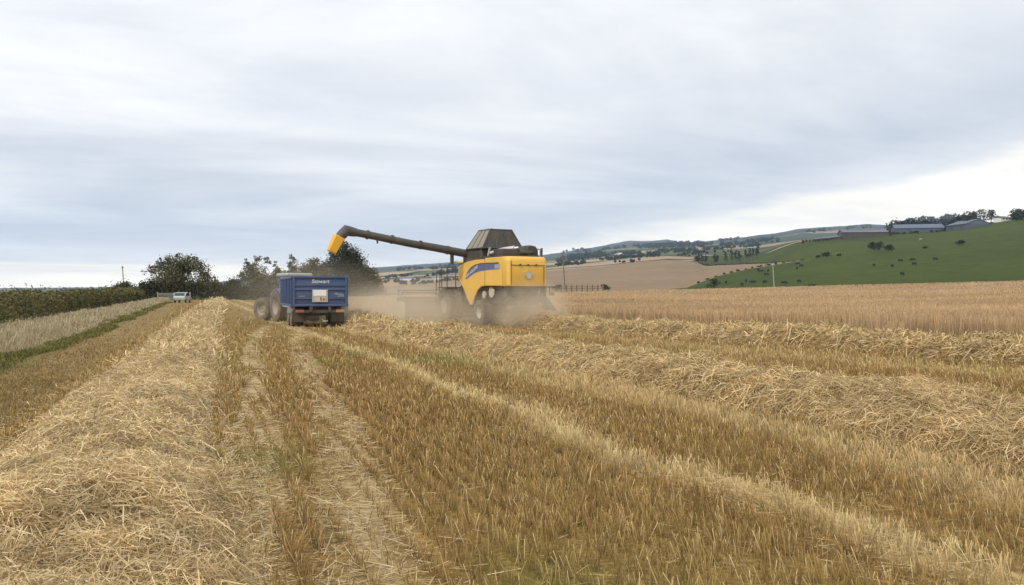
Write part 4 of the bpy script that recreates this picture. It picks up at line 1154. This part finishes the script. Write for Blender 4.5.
# ------------------------------------------------------------------ grain trailer
def trailer():
    TX, TY = -9.43, 39.5
    th = math.atan2(0.362, 0.932)
    P = empty('grain_trailer', (TX, TY, float(gz(TX, TY))), th, label='blue high-sided grain trailer under the auger spout', cat='trailer')
    L, w, z0, z1 = 5.7, 1.29, 1.02, 2.50
    # tailgate: sheet with pressed rails
    m = MB(); m.prismx([(0.0, z0 + .02), (-.06, z0 + .35), (-.06, 2.05), (0, z1), (.05, z1), (.05, z0 + .02)], -w, w)
    tg = m.build('tailgate', M['blue'], P, bevel=.015)
    for z, h in ((1.09, .11), (1.42, .06), (1.86, .09), (2.06, .05), (2.47, .09)):
        m = MB(); m.box((0, -.085, z), (2 * w - .08, .07, h)); m.build('rail', M['blue'], tg, bevel=.015)
    for sx in (-1, 1):
        m = MB(); m.box((sx * (w - .03), -.075, (z0 + z1) / 2), (.10, .10, z1 - z0)); m.build('corner_post', M['blue'], tg, bevel=.015)
    # number board and marks on the tailgate
    m = MB(); m.box((-.02, -.115, 1.55), (.76, .02, .62)); bd = m.build('number_board', M['steel'], tg)
    m = MB(); m.box((-.03, -.129, 1.69), (.62, .008, .28)); m.build('white_panel', M['white'], bd)
    m = MB(); m.box((-.02, -.129, 1.38), (.52, .008, .24)); m.build('lower_panel', M['cream'], bd)
    m = MB(); m.box((.02, -.136, 1.40), (.07, .006, .18)); m.box((.16, -.136, 1.37), (.10, .006, .12)); m.build('red_marks', M['red'], bd)
    on_rear(text_mesh('Stewart', 0.27, 0.25, .004), 'lettering', M['white'], tg, 0.0, -.072, 2.25)
    m = MB()                                # small white script too fine to read
    for k in range(7):
        m.box((.72 + .065 * k, -.070, 1.66 - .012 * k), (.035, .006, .07 + .03 * (k % 2)), Matrix.Rotation(.35, 3, 'Y'))
    for k in range(5):
        m.box((.86 + .07 * k, -.070, 1.53), (.045, .006, .04))
    for k in range(4):
        m.box((-.98 + .07 * k, -.070, 1.53), (.04, .006, .045))
    m.build('script', M['steel'], tg, kind='stuff')
    # side walls with uprights
    for sx in (-1, 1):
        m = MB(); m.prismy([(sx * (w - .05), z0), (sx * (w - .02), z1), (sx * (w + .02), z1), (sx * (w - .01), z0)], .05, L)
        sd = m.build('side_wall', M['blue'], P)
        for k in range(8):
            y = .18 + k * (L - .36) / 7
            m = MB(); m.box((sx * (w + .055), y, (z0 + z1) / 2), (.09, .10, z1 - z0 - .04)); m.build('upright', M['blue'], sd, bevel=.012)
        for z in (z0 + .06, z1 - .05):
            m = MB(); m.box((sx * (w + .045), L / 2, z), (.12, L, .12)); m.build('rail', M['blue'], sd, bevel=.012)
        m = MB(); m.box((sx * (w + .02), 2.0, 1.00), (.36, 2.6, .05)); m.box((sx * (w + .02), .68, .86), (.36, .05, .30)); m.build('mudguard', M['steel'], P)
    m = MB(); m.box((0, L, (z0 + z1) / 2), (2 * w, .06, z1 - z0)); m.build('front_wall', M['blue'], P)
    m = MB(); m.box((0, L / 2, z0 + .03), (2 * w - .1, L, .06)); m.build('floor', M['dgrey'], P)
    # heap of grain inside
    m = MB(); m.hull8([(-w + .06, .08, 1.2), (w - .06, .08, 1.2), (w - .06, L - .06, 1.2), (-w + .06, L - .06, 1.2)], [(-.5, 1.4, 2.1), (.5, 1.4, 2.1), (.5, L - 1.4, 2.15), (-.5, L - 1.4, 2.15)])
    m.build('grain_load', M['cream'], P)
    # chassis, drawbar, lights, wheels
    m = MB()
    for sx in (-1, 1): m.box((sx * .45, L / 2 - .1, .88), (.14, L + .1, .26))
    m.box((0, .05, .78), (2.3, .12, .16)); m.box((0, L + .7, .70), (.22, 1.9, .2)); m.box((0, .9, .62), (1.7, .14, .14)); m.box((0, 2.3, .62), (1.7, .14, .14))
    m.build('chassis', M['dgrey'], P, bevel=.015)
    for sx in (-1, 1):
        m = MB(); m.box((sx * .98, -.03, .80), (.42, .05, .14)); m.build('tail_light', M['red'] if sx < 0 else M['orange'], P, bevel=.01)
        m = MB(); m.box((sx * .92, .42, .52), (.62, .015, .5)); m.build('mudflap', M['black'], P)
        for y in (1.15, 2.55):
            wheel(P, (sx * 1.0, y, .58), .58, .56, .32, sx, M['tyre'], M['rimtr'], 20)
    m = MB(); m.tube([(0, .4, .5), (.25, .2, .28), (.4, .2, .30)], .04, 8); m.build('hose', M['steel'], P)
    return P
trailer()

# ------------------------------------------------------------------ tractor
def tractor():
    p, s = 5.25, 48.2
    X, Y = ps(p, s)
    th = math.atan2(0.362, 0.932) + math.radians(15)
    P = empty('tractor', (X, Y, float(gz(X, Y))), th, label='dark blue tractor turning left ahead of the grain trailer', cat='tractor')
    for sx in (-1, 1):
        wheel(P, (sx * .98, 0, .92), .92, .60, .50, sx, M['tyre'], M['rimtr'], 20)
        wheel(P, (sx * .95, 2.75, .70), .70, .50, .38, sx, M['tyre'], M['rimtr'], 18, turn=math.radians(22))
        m = MB()
        pr = [(-.75, 1.45), (-.5, 1.78), (0, 1.93), (.5, 1.82), (.8, 1.45), (.7, 1.45), (.45, 1.74), (0, 1.85), (-.45, 1.70), (-.66, 1.42)]
        m.prismx(pr, sx * .62, sx * 1.22); m.build('fender', M['bluetr'], P, bevel=.01)
    m = MB(); m.box((0, 1.2, .95), (.6, 3.6, .55)); m.tube([(-.9, 2.75, .7), (.9, 2.75, .7)], .11, 8); m.tube([(-.9, 0, .92), (.9, 0, .92)], .16, 8); m.build('chassis', M['dgrey'], P, bevel=.03)
    m = MB(); m.hull8([(-.42, 1.2, 1.2), (.42, 1.2, 1.2), (.38, 3.6, 1.1), (-.38, 3.6, 1.1)], [(-.36, 1.2, 1.95), (.36, 1.2, 1.95), (.30, 3.4, 1.72), (-.30, 3.4, 1.72)]); bn = m.build('bonnet', M['bluetr'], P, bevel=.07)
    m = MB(); m.tube([(.50, 1.35, 1.6), (.52, 1.35, 2.75)], .06, 10); m.build('exhaust_stack', M['dgrey'], P)
    # cab: glass, pillars, roof
    lo = [(-.72, -.45, 1.35), (.72, -.45, 1.35), (.72, 1.15, 1.35), (-.72, 1.15, 1.35)]
    hi = [(-.68, -.35, 2.62), (.68, -.35, 2.62), (.66, 1.0, 2.62), (-.66, 1.0, 2.62)]
    m = MB(); m.hull8(lo, hi); cab = m.build('cab', M['glass'], P)
    for a, b in zip(lo, hi):
        m = MB(); m.tube([a, b], .05, 6); m.build('pillar', M['bluetr'], cab)
    m = MB(); m.box((0, .33, 2.72), (1.56, 1.75, .2)); m.build('roof', M['steel'], cab, bevel=.07)
    m = MB(); m.tube([(-.7, .95, 2.2), (-1.15, 1.05, 2.25)], .02, 6); m.box((-1.18, 1.05, 2.12), (.2, .05, .32)); m.build('mirror', M['black'], P)
    m = MB(); m.box((0, -.75, .62), (.2, .9, .12)); m.box((-.35, -.6, .62), (.07, .8, .07)); m.box((.35, -.6, .62), (.07, .8, .07)); m.build('hitch', M['dgrey'], P)
tractor()

# ------------------------------------------------------------------ parked car and field gate at the far end
def car():
    X, Y = at(182.5, 116); z = float(gz(X, Y))
    P = empty('parked_car', (X, Y, z), math.radians(9), label='pale grey car parked by the gate at the far field end', cat='car')
    pr = [(-1.95, .35), (-2.0, .75), (-1.9, .98), (-1.35, 1.42), (-.3, 1.50), (.35, 1.42), (1.0, .98), (1.75, .85), (2.0, .62), (2.0, .32)]
    m = MB(); m.prismx([(a, b) for a, b in pr], -.80, .80); body = m.build('body', M['carpaint'], P, bevel=.09)
    for sx in (-1, 1):
        m = MB(); m.prismx([(-1.4, 1.0), (-1.15, 1.36), (-.3, 1.43), (.3, 1.35), (.75, 1.0)], sx * .795, sx * .812); m.build('side_window', M['glass'], body)
        m = MB(); m.box((sx * .6, 1.98, .68), (.3, .06, .14)); m.build('headlight', M['white'], body)
        for y in (-1.25, 1.25): wheel(P, (sx * .74, y, .31), .31, .2, .19, sx, M['black'], M['steel'], 12)
    m = MB(); m.hull8([(-.7, .42, 1.36), (.7, .42, 1.36), (.7, .97, 1.02), (-.7, .97, 1.02)], [(-.68, .45, 1.42), (.68, .45, 1.42), (.7, 1.02, 1.04), (-.7, 1.02, 1.04)]); m.build('windscreen', M['glass'], body)
    m = MB(); m.hull8([(-.68, -1.86, 1.02), (.68, -1.86, 1.02), (.64, -1.40, 1.38), (-.64, -1.40, 1.38)], [(-.68, -1.90, 1.04), (.68, -1.90, 1.04), (.64, -1.43, 1.42), (-.64, -1.43, 1.42)]); m.build('rear_window', M['glass'], body)
car()
def gate():
    X, Y = at(174, 140); z = float(gz(X, Y))
    P = empty('field_gate', (X, Y, z), math.radians(4), label='galvanised bar gate in front of the dark hedge beside the car', cat='gate')
    for x in (-2.75, 0, 2.75):
        m = MB(); m.tube([(x, 0, -.3), (x, 0, 1.45)], .07, 8); m.build('post', M['steel'], P)
    for k in range(5):
        m = MB(); m.tube([(-2.7, 0, .35 + k * .22), (2.7, 0, .35 + k * .22)], .045, 6); m.build('bar', M['steel'], P)
gate()
def shed():
    X, Y = at(379, 176); z = -1.2
    P = empty('small_shed', (X, Y, z), math.radians(18), label='small brown shed at the right foot of the pine', cat='shed')
    m = MB(); m.box((0, 0, 1.35), (2.4, 3.0, 2.7)); m.build('wall', M['brownshed'], P)
    m = MB(); m.prismy([(-1.4, 2.65), (0, 3.5), (1.4, 2.65), (1.3, 2.6), (0, 3.35), (-1.3, 2.6)], -1.65, 1.65); m.prismy([(-1.2, 2.7), (0, 3.36), (1.2, 2.7)], -1.49, 1.49); m.build('roof', M['brownshed'], P)
    m = MB(); m.box((0, -1.52, 1.0), (.95, .06, 2.0)); m.build('door', M['wood'], P)
shed()

# ------------------------------------------------------------------ field fence right of the harvester
def fence():
    P = None
    xs_ = np.linspace(556, 603, 10)
    x0, y0 = at(556, 176); z0 = float(gz(x0, y0))
    P = empty('post_fence', (x0, y0, z0), label='row of dark fence posts on the crop edge right of the harvester', cat='fence')
    pts = []
    for q in xs_:
        X, Y = at(q, 176 + (q - 556) * 0.05); zt = 1.7 + (HY - 284.6) / F * Y
        z = float(gz(X, Y)) - 0.3; h = zt - z
        m = MB(); m.box((X - x0, Y - y0, z - z0 + h / 2), (.30, .22, h)); m.build('post', M['wood'], P)
        pts.append((X - x0, Y - y0, zt - z0 - .45))
    for dz in (0, -.4):
        m = MB(); m.tube([(a, b - .14, c + dz) for a, b, c in pts], .06, 5); m.build('rail', M['wood'], P)
fence()

ORD = 'first second third fourth fifth sixth seventh eighth ninth tenth eleventh twelfth thirteenth fourteenth fifteenth sixteenth seventeenth eighteenth nineteenth twentieth twenty-first twenty-second twenty-third twenty-fourth twenty-fifth'.split()
# poles on the hillside, bushes, trees, cattle, farm
def land1(x, y):
    r, ok = land_pt(np.array([x]), np.array([y]))
    return Vector(r[0])
def hill_pole(x, yb, yt, label, mat, cross, dist=None, r=.16):
    b = land1(x, yb) if dist is None else Vector((*at(x, dist), CAMZ + (HY - yb) / F * dist))
    h = (yb - yt) / F * b.y
    P = empty('utility_pole', b, label=label, cat='pole')
    ln = h * .07
    m = MB(); m.tube([(0, 0, -1.0), (-ln, 0, h)], [r, r * .7], 8); m.build('shaft', mat, P, smooth=True)
    if cross:
        m = MB(); m.box((-ln, 0, h - .35), (1.9, .14, .16)); m.box((-ln, 0, h - 1.3), (1.5, .14, .16)); m.build('crossarm', M['wood'], P)
        for dx in (-.8, 0, .8):
            m = MB(); m.tube([(-ln + dx, 0, h - .27), (-ln + dx, 0, h - .02)], .07, 6); m.build('insulator', M['white'], P)
    else:
        m = MB(); m.tube([(-ln, 0, h - .1), (-ln, 0, h + .25)], .08, 6); m.build('insulator', M['white'], P)
hill_pole(565, 286, 252.5, 'double-armed utility pole right of the harvester hood', M['wood'], True, dist=215)
hill_pole(774.5, 289.5, 265, 'pale thin pole standing on the green slope', M['palewood'], False, dist=250, r=.13)

def small_tree(name, label, cat, P0, h, wd, n, pal, leaf, group=None, tall=False):
    root = empty(name, P0, label=label, cat=cat, group=group)
    cen = []; m = MB()
    m.tube([(0, 0, -.6), (0, 0, h * .75)], [h * .035, h * .008], 5)
    nb = 3 if not tall else 4
    for k in range(nb):
        f = (k + .7) / nb
        c = np.array([random.uniform(-.22, .22) * wd, random.uniform(-.1, .1) * wd, h * (.28 + .58 * f * .95)])
        rr = np.array([wd * .5, wd * .45, h * (.26 if not tall else .2)]) * (1.05 - .45 * f * (1.0 if not tall else .8))
        m.tube([(0, 0, h * .2), tuple(c)], [h * .015, h * .006], 4, cap=False)
        v = rng.normal(size=(n // nb, 3)); v /= np.linalg.norm(v, axis=1, keepdims=True)
        cen.append(c + v * (rng.random(n // nb) ** .45)[:, None] * rr)
    cen = np.concatenate(cen); cen[:, 2] = np.maximum(cen[:, 2], .1)
    pal = np.array(pal); col = pal[rng.integers(0, len(pal), len(cen))] * (.6 + .8 * rng.random(len(cen)))[:, None]
    m.build('trunk', M['bark'], root)
    link('crown', quad_mesh('crown', *cards(cen, np.full(len(cen), leaf), col)), M['leaf'], root)
    return root
FP = [(0.0165, 0.0225, 0.0105), (0.024, 0.0315, 0.0135), (0.0338, 0.0413, 0.0165)]
GORSE = [(0.04, 0.05, 0.018), (0.06, 0.065, 0.025), (0.075, 0.07, 0.03)]
# bushes by the crop's far edge
X, Y = at(605, 180); small_tree('bush', 'round bush at the right end of the post fence', 'bush', (X, Y, CAMZ + (HY - 291.5) / F * Y), 1.75, 2.2, 260, GORSE, .3)
X, Y = at(558, 182); small_tree('bush', 'yellowish bush at the foot of the double-armed pole', 'bush', (X, Y, CAMZ + (HY - 291.5) / F * Y), 1.6, 2.6, 240, [(0.12, .12, .04), (.09, .10, .04)], .3)
for (x, yb, hpx, wpx, lab) in [(714.5, 289.5, 12.5, 13, 'dark upright bush at the left corner of the green slope'), (813, 289.5, 7.5, 15, 'low brown bush on the crop edge below the slope'),
                               (872, 251, 10, 10, 'leftmost tree of the dark clump on the upper slope'), (880, 252, 11.5, 14, 'tallest middle tree of the dark clump on the upper slope'), (888.5, 251.5, 7.5, 11, 'low rightmost tree of the dark clump on the upper slope'),
                               (962, 245.5, 6.5, 10, 'lone dark bush on the slope below the blue shed'), (826.5, 257.5, 6, 10, 'dark bush on the hedge line left of the tree clump'), (819, 258, 3.5, 6, 'small bush beside the dark hedge-line bush'), (839, 256, 2.6, 5, 'tiny bush right of the dark hedge-line bush'), (925, 248.5, 2.6, 5, 'little dark bush between the tree clump and the lone bush')]:
    if yb > 288: 
        X, Y = at(x, 300); b = Vector((X, Y, CAMZ + (HY - yb - .5) / F * Y)); 
    else: b = land1(x, yb)
    k = b.y / F
    small_tree('bush' if hpx < 9 else 'hill_tree', lab, 'bush' if hpx < 9 else 'tree', b - Vector((0, 0, .2)), hpx * k, wpx * k, 320 if hpx > 5 else 120, FP if 'brown' not in lab else GORSE, 1.3 * k)
# small scrub along the boundary between the bare field and the green slope
for i, x in enumerate((698, 708, 716, 724, 732, 738, 746, 752, 760, 768, 776, 784, 793, 802)):
    y = float(k2(x)) + .1
    b = land1(x, y - .3); k = b.y / F
    small_tree('scrub_bush', ORD[i] + ' scrub bush from the left on the line between bare field and green slope', 'bush', b - Vector((0, 0, .3)), random.uniform(1.2, 2.8) * k, random.uniform(2, 6) * k, 70, GORSE, 1.2 * k, group='scrub along the slope boundary')
# hedge along the top of the bare field
for i, x in enumerate(np.arange(700, 796, 4.2)):
    b = land1(x, float(k3(x)) + .15); k = b.y / F
    small_tree('hedge_bush', ORD[i] + ' low hedgerow bush from the left along the top of the bare field', 'bush', b - Vector((0, 0, .3)), random.uniform(.9, 2.0) * k, random.uniform(4, 7) * k, 60, GORSE, 1.2 * k, group='hedgerow bushes above the bare field')
# shelter belt of upright trees
sb = [(696, 263.5, 9), (699, 263.7, 10), (702.5, 263.8, 11), (706, 264, 10), (714, 264.5, 12), (717, 264.4, 11), (726, 263.8, 13), (731.5, 263.2, 15), (736, 262.8, 14), (739.5, 262.3, 13), (746, 261, 13), (749.5, 260.5, 14), (753, 259.6, 13), (756.5, 258.5, 12), (757.5, 257, 12)]
for i, (x, y, h) in enumerate(sb):
    b = land1(x, max(y, float(k4(x)) + .4)); k = b.y / F
    small_tree('shelterbelt_tree', ORD[i] + ' slim dark tree from the left in the row crossing the distant green field', 'tree', b - Vector((0, 0, .4)), h * k, 4.2 * k, 130, FP, 1.25 * k, group='row of slim trees on the far field', tall=True)

# woods on the far slopes: one mass each
def wood(name, label, poly, n, hpx, pal=FP, leaf=1.1, back=0.0):
    """poly: list of (x0, x1, y) lines along which tree crowns stand"""
    cen = []; col = []
    pal = np.array(pal)
    for (x0, x1, ya, yb) in poly:
        ln = max(1.0, abs(x1 - x0)); cnt = int(n * ln / sum(abs(q[1] - q[0]) for q in poly))
        x = x0 + (x1 - x0) * rng.random(cnt); y = ya + (yb - ya) * (x - x0) / (x1 - x0 + 1e-6) + rng.normal(size=cnt) * .5
        P_, ok = land_pt(x, y); P_ = P_[ok]; x = x[ok]; P_ = P_ + np.stack([P_[:, 0] / P_[:, 1], np.ones(len(x)), np.zeros(len(x))], -1) * back
        k = P_[:, 1] / F
        for j in range(len(P_)):
            m_ = 60
            hh = hpx * k[j] * random.uniform(.5, 1.15)
            v = rng.normal(size=(m_, 3)); v /= np.linalg.norm(v, axis=1, keepdims=True)
            c = P_[j] + np.array([0, 0, hh * .48]) + v * np.array([hh * .55, hh * .55, hh * .5]) * (rng.random(m_) ** .5)[:, None]
            cen.append(c); col.append(np.tile(pal[random.randrange(len(pal))], (m_, 1)) * (.7 + .6 * rng.random(m_))[:, None])
    if not cen: return
    cen = np.concatenate(cen); col = np.concatenate(col)
    V, Fq, C = cards(cen, cen[:, 1] / F * leaf, col)
    link(name, quad_mesh(name, V, Fq, C), M['leaf'], kind='stuff', label=label, cat='wood')
wood('woodland', 'dark conifer plantation on the crest right of the hood', [(634, 712, 247.3, 244.8), (640, 705, 248.5, 246), (645, 700, 247, 245)], 190, 4.0)
wood('woodland', 'dark wood on the valley side right of the harvester', [(556, 600, 262.5, 257.5), (560, 606, 260, 255.5), (556, 585, 265.5, 263.5), (566, 600, 258.5, 254), (600, 640, 257, 253.8)], 200, 4.6)
wood('woodland', 'band of dark trees across the middle distance', [(640, 690, 255.5, 251), (600, 660, 260, 256), (655, 700, 252.5, 250.8), (700, 760, 250.5, 246), (720, 778, 246, 241.5), (745, 778, 243, 239)], 230, 4.0)
wood('woodland', 'wooded bank seen left of the harvester cab', [(424, 462, 277, 271), (436, 462, 274.5, 270), (384, 420, 283, 281.5), (430, 470, 269, 267.5), (384, 412, 278, 276), (400, 440, 285, 282.5), (440, 462, 281.5, 280)], 170, 3.4)
wood('woodland', 'dark wood patches under the skyline hills', [(560, 590, 252.5, 250.5), (600, 626, 250, 247.6), (672, 700, 244, 243.2), (716, 740, 241.5, 239.4), (806, 834, 232, 230.4), (846, 872, 229, 227.4), (395, 425, 270.5, 268.4), (440, 470, 267.5, 264.5)], 150, 3.0)
wood('woodland', 'scattered trees on the slope above the bare field', [(600, 700, 258.8, 254.6), (610, 640, 263.6, 261), (690, 730, 254, 251.8)], 60, 3.0)
wood('farm_wood', 'belt of dark trees behind the farm sheds on the ridge', [(892, 930, 233.5, 231.2), (905, 968, 232.6, 226.6), (940, 975, 230.6, 225.4)], 330, 15, pal=[(0.018, .021, .012), (.025, .028, .015), (.035, .034, .02)], leaf=2.7, back=48)
wood('farm_wood', 'wood on the ridge beyond the white house', [(1010, 1060, 219.9, 216.5), (1014, 1050, 219.8, 217.2)], 60, 11, leaf=2.0)
wood('ridge_hedge', 'dark hedge line along the ridge below the long shed', [(800, 845, 243, 238.2), (845, 900, 237.8, 234), (890, 945, 234.2, 231)], 130, 2.2, pal=[(.05, .04, .03), (.04, .045, .025), (.09, .06, .04)])
for x, yb, h, w_, lab in [(975, 226.5, 17, 13, 'tall bare-topped tree between the sheds and the white house'), (984, 224, 17, 16, 'broad crowned tree beside the white house on the ridge'), (991, 222.4, 14, 13, 'rounded tree touching the white house on the ridge'), (968, 228, 14, 12, 'dark tree at the right end of the blue shed')]:
    b = land1(x, yb); k = b.y / F
    small_tree('ridge_tree', lab, 'tree', b - Vector((0, 0, .4)), h * k, w_ * k, 420, FP, 1.25 * k)

# farm buildings on the ridge
def building(name, label, cat, x0, x1, yb0, yb1, hpx, depth, mw, mr, roofpx, doors=(), wins=(), chim=False, front=0.0):
    a = land1(x0, yb0); b = land1(x1, yb1)
    b = Vector((b.x, b.y, b.z))
    L = math.hypot(b.x - a.x, b.y - a.y); ang = math.atan2(b.y - a.y, b.x - a.x)
    k = (a.y + b.y) / 2 / F; h = hpx * k; rf = roofpx * k
    zb = min(a.z, b.z) - .5; rise = max(a.z, b.z) - zb
    P = empty(name, (a.x, a.y, zb), ang, label=label, cat=cat)
    m = MB(); m.box((L / 2, depth / 2, (h + rise) / 2), (L, depth, h + rise)); m.build('wall', mw, P)
    H = h + rise
    m = MB(); m.prismx([(-.7, H - .15), (depth / 2, H + rf), (depth + .7, H - .15), (depth + .7, H + .12), (depth / 2, H + rf + .3), (-.7, H + .12)], -.6, L + .6)
    m.prismx([(.2, H), (depth - .2, H), (depth / 2, H + rf - .15)], .1, L - .1)
    ro = m.build('roof', mr, P)
    for f in doors:
        m = MB(); m.box((L * f, -.06, H * .38 + rise * .3), (L * .075, .1, H * .72)); m.build('door', M['black'], P)
    for f in wins:
        m = MB(); m.box((L * f, -.06, rise + h * .55), (1.2, .1, 1.4)); m.build('window', M['glass'], P)
    if chim:
        for f in (.06, .94):
            m = MB(); m.box((L * f, depth / 2, H + rf + .5), (1.0, 1.0, 1.8)); m.build('chimney', M['harl'], ro)
    if name != 'house':
        for f in np.linspace(.08, .92, 9):
            m = MB(); m.box((L * f, -.05, H / 2), (.3, .12, H)); m.build('stanchion', mw, P)
    return P
building('farm_shed', 'long dark boarded farm shed with grey roof on the ridge', 'shed', 843, 888, 239.2, 235.6, 3.6, 20, M['walldark'], M['roofgrey'], 3.2, doors=(.2, .6))
building('farm_shed', 'low grey-roofed lean-to left of the long dark shed', 'shed', 812, 841, 241.5, 239.3, 2.0, 16, M['walldark'], M['roofgrey'], 1.8, doors=(.5,))
building('farm_shed', 'blue-roofed cattle shed with a wide dark doorway', 'shed', 895, 944, 234.0, 231.0, 3.4, 22, M['wallblue'], M['roofblue'], 4.4, doors=(.3,))
building('farm_shed', 'taller blue shed end with dark opening beside the ridge trees', 'shed', 946, 966, 231.0, 229.2, 5.0, 24, M['wallblue'], M['roofblue'], 4.6, doors=(.3, .75))
building('house', 'white farmhouse half hidden by trees on the ridge', 'house', 972, 984, 227.4, 225.4, 1.5, 6, M['harl'], M['slate'], 1.3, wins=(.2, .4, .6, .8))
building('house', 'white cottage on the ridge at the far right', 'house', 1001, 1012, 221.9, 220.3, 1.9, 7, M['harl'], M['slate'], 1.8, wins=(.2, .5, .8), chim=True)
def far_house(label, x0, x1, y, hpx, mw=M['harl'], mr=M['slate']):
    building('house', label, 'house', x0, x1, y, y, hpx, 10, mw, mr, hpx * .7, wins=(.25, .75))
far_house('pale long building in the valley left of the harvester', 399, 412, 280.6, 2.0, M['harl'], M['roofgrey'])
far_house('small white building low in the valley beside the header', 432, 438, 279.0, 1.2)
far_house('white house on the distant hillside right of the pole', 612, 618, 256.6, 1.5)

# grazing cattle
def cow_mesh():
    m = MB()
    m.tube([(-1.05, 0, 1.15), (-.95, 0, 1.15), (-.5, 0, 1.05), (.1, 0, 1.0), (.6, 0, 1.05), (.9, 0, 1.15), (1.15, 0, 1.1), (1.4, 0, .8), (1.55, 0, .5), (1.75, 0, .32)], [.12, .32, .40, .44, .42, .34, .22, .17, .16, .08], 8)
    for x in (-.8, .7):
        for y in (-.2, .2):
            m.tube([(x, y, .95), (x + .03, y, .5), (x - .02, y, 0)], [.15, .09, .06], 6)
    m.tube([(-1.1, 0, 1.25), (-1.2, 0, .9), (-1.18, 0, .5)], [.05, .03, .04], 4)
    for y in (-.14, .14): m.tube([(1.45, y, .72), (1.42, y * 2.1, .76)], [.05, .02], 4)
    return m
cm = cow_mesh().build('cow', M['cow'], smooth=True)
cmesh = cm.data; bpy.data.objects.remove(cm)
cpale = cmesh.copy(); cpale.materials.clear(); cpale.materials.append(M['cowpale'])
spots = [(797, 269.5), (801, 267), (798, 265), (761, 272.5), (768, 272), (766, 276), (753, 284), (765, 283.5), (742, 286), (784, 284.5), (799, 283), (874, 266.5), (892, 267.3), (900, 262), (912, 261), (935, 260.5), (902, 275.5), (914, 265.5), (726, 284), (746, 282.5), (758, 271)]
for i, (x, y) in enumerate(sorted(spots)):
    b = land1(x, y)
    o = link('cow', cmesh, label=ORD[i] + ' black cow from the left grazing on the green slope', cat='cow', group='cattle grazing on the slope', loc=b, rz=random.uniform(0, 6.28))
    o.scale = (1.15,) * 3
b = land1(920.5, 240.8); o = link('cow', cpale, label='single pale cow on the slope below the blue shed', cat='cow', loc=b, rz=.4); o.scale = (1.2,) * 3

# ------------------------------------------------------------------ dust and haze
def vol_mat(name, dens, col, scale, bias):
    m = bpy.data.materials.new(name); m.use_nodes = True
    nt = m.node_tree; nt.nodes.clear()
    out = nt.nodes.new('ShaderNodeOutputMaterial')
    pv = nt.nodes.new('ShaderNodeVolumePrincipled')
    pv.inputs['Color'].default_value = (*col, 1)
    pv.inputs['Anisotropy'].default_value = 0.1
    tc = nt.nodes.new('ShaderNodeTexCoord')
    ln = nt.nodes.new('ShaderNodeVectorMath'); ln.operation = 'LENGTH'; nt.links.new(tc.outputs['Object'], ln.inputs[0])
    fall = math_(nt, 'POWER', math_(nt, 'SUBTRACT', 1.0, ln.outputs['Value'], clamp=True), 1.1)
    g = nt.nodes.new('ShaderNodeNewGeometry')
    nz = noise(nt, g.outputs['Position'], scale, 4, 0.6, 0.3)
    nn_ = math_(nt, 'MULTIPLY', math_(nt, 'SUBTRACT', nz, bias, clamp=True), 3.0)
    nt.links.new(math_(nt, 'MULTIPLY', math_(nt, 'MULTIPLY', fall, nn_), dens), pv.inputs['Density'])
    nt.links.new(pv.outputs[0], out.inputs['Volume'])
    return m
def dust(label, c, r, dens, scale=0.5, bias=0.25, rz=0.0, col=(0.95, 0.84, 0.66)):
    m = MB()
    nlat, nlon = 10, 20
    vs = [(0, 0, -1)] + [(math.cos(-math.pi / 2 + math.pi * i / nlat) * math.cos(2 * math.pi * j / nlon), math.cos(-math.pi / 2 + math.pi * i / nlat) * math.sin(2 * math.pi * j / nlon), math.sin(-math.pi / 2 + math.pi * i / nlat)) for i in range(1, nlat) for j in range(nlon)] + [(0, 0, 1)]
    fs = [(0, 1 + (j + 1) % nlon, 1 + j) for j in range(nlon)]
    for i in range(nlat - 2):
        fs += [(1 + i * nlon + j, 1 + i * nlon + (j + 1) % nlon, 1 + (i + 1) * nlon + (j + 1) % nlon, 1 + (i + 1) * nlon + j) for j in range(nlon)]
    e = 1 + (nlat - 2) * nlon
    fs += [(e + j, e + (j + 1) % nlon, len(vs) - 1) for j in range(nlon)]
    m.add(vs, fs)
    o = m.build('dust_cloud', vol_mat('dust', dens, col, scale, bias), label=label, cat='dust', kind='stuff')
    o.location = c; o.scale = r; o.rotation_euler = (0, 0, rz)
    return o
dust('dust and chaff pouring out under the harvester hood', (0.9, 40.6, 0.75), (2.3, 2.2, 1.7), 1.1, 0.8, 0.22, TH)
dust('low dust bank drifting between trailer and harvester', (-4.2, 42.5, 0.5), (8.0, 5.0, 1.5), 0.36, 0.4, 0.25)
dust('thin dust around the harvester header', (-4.5, 48.0, 0.8), (7.0, 4.5, 1.9), 0.28, 0.4, 0.22)
dust('thin dust hanging over the trailer and tractor', (-11.5, 46.0, 1.2), (6.5, 6.0, 2.6), 0.07, 0.4, 0.2)

def haze():
    m = MB(); m.box((0, 0, 300), (17200, 15200, 726))
    mt = bpy.data.materials.new('haze_air'); mt.use_nodes = True
    nt = mt.node_tree; nt.nodes.clear()
    out = nt.nodes.new('ShaderNodeOutputMaterial'); pv = nt.nodes.new('ShaderNodeVolumePrincipled')
    pv.inputs['Color'].default_value = (0.56, 0.74, 1.0, 1); pv.inputs['Density'].default_value = 8.0e-5; pv.inputs['Anisotropy'].default_value = 0.2
    nt.links.new(pv.outputs[0], out.inputs['Volume'])
    m.build('haze', mt, kind='stuff', label='thin blue haze filling the air over the valley', cat='haze')
haze()
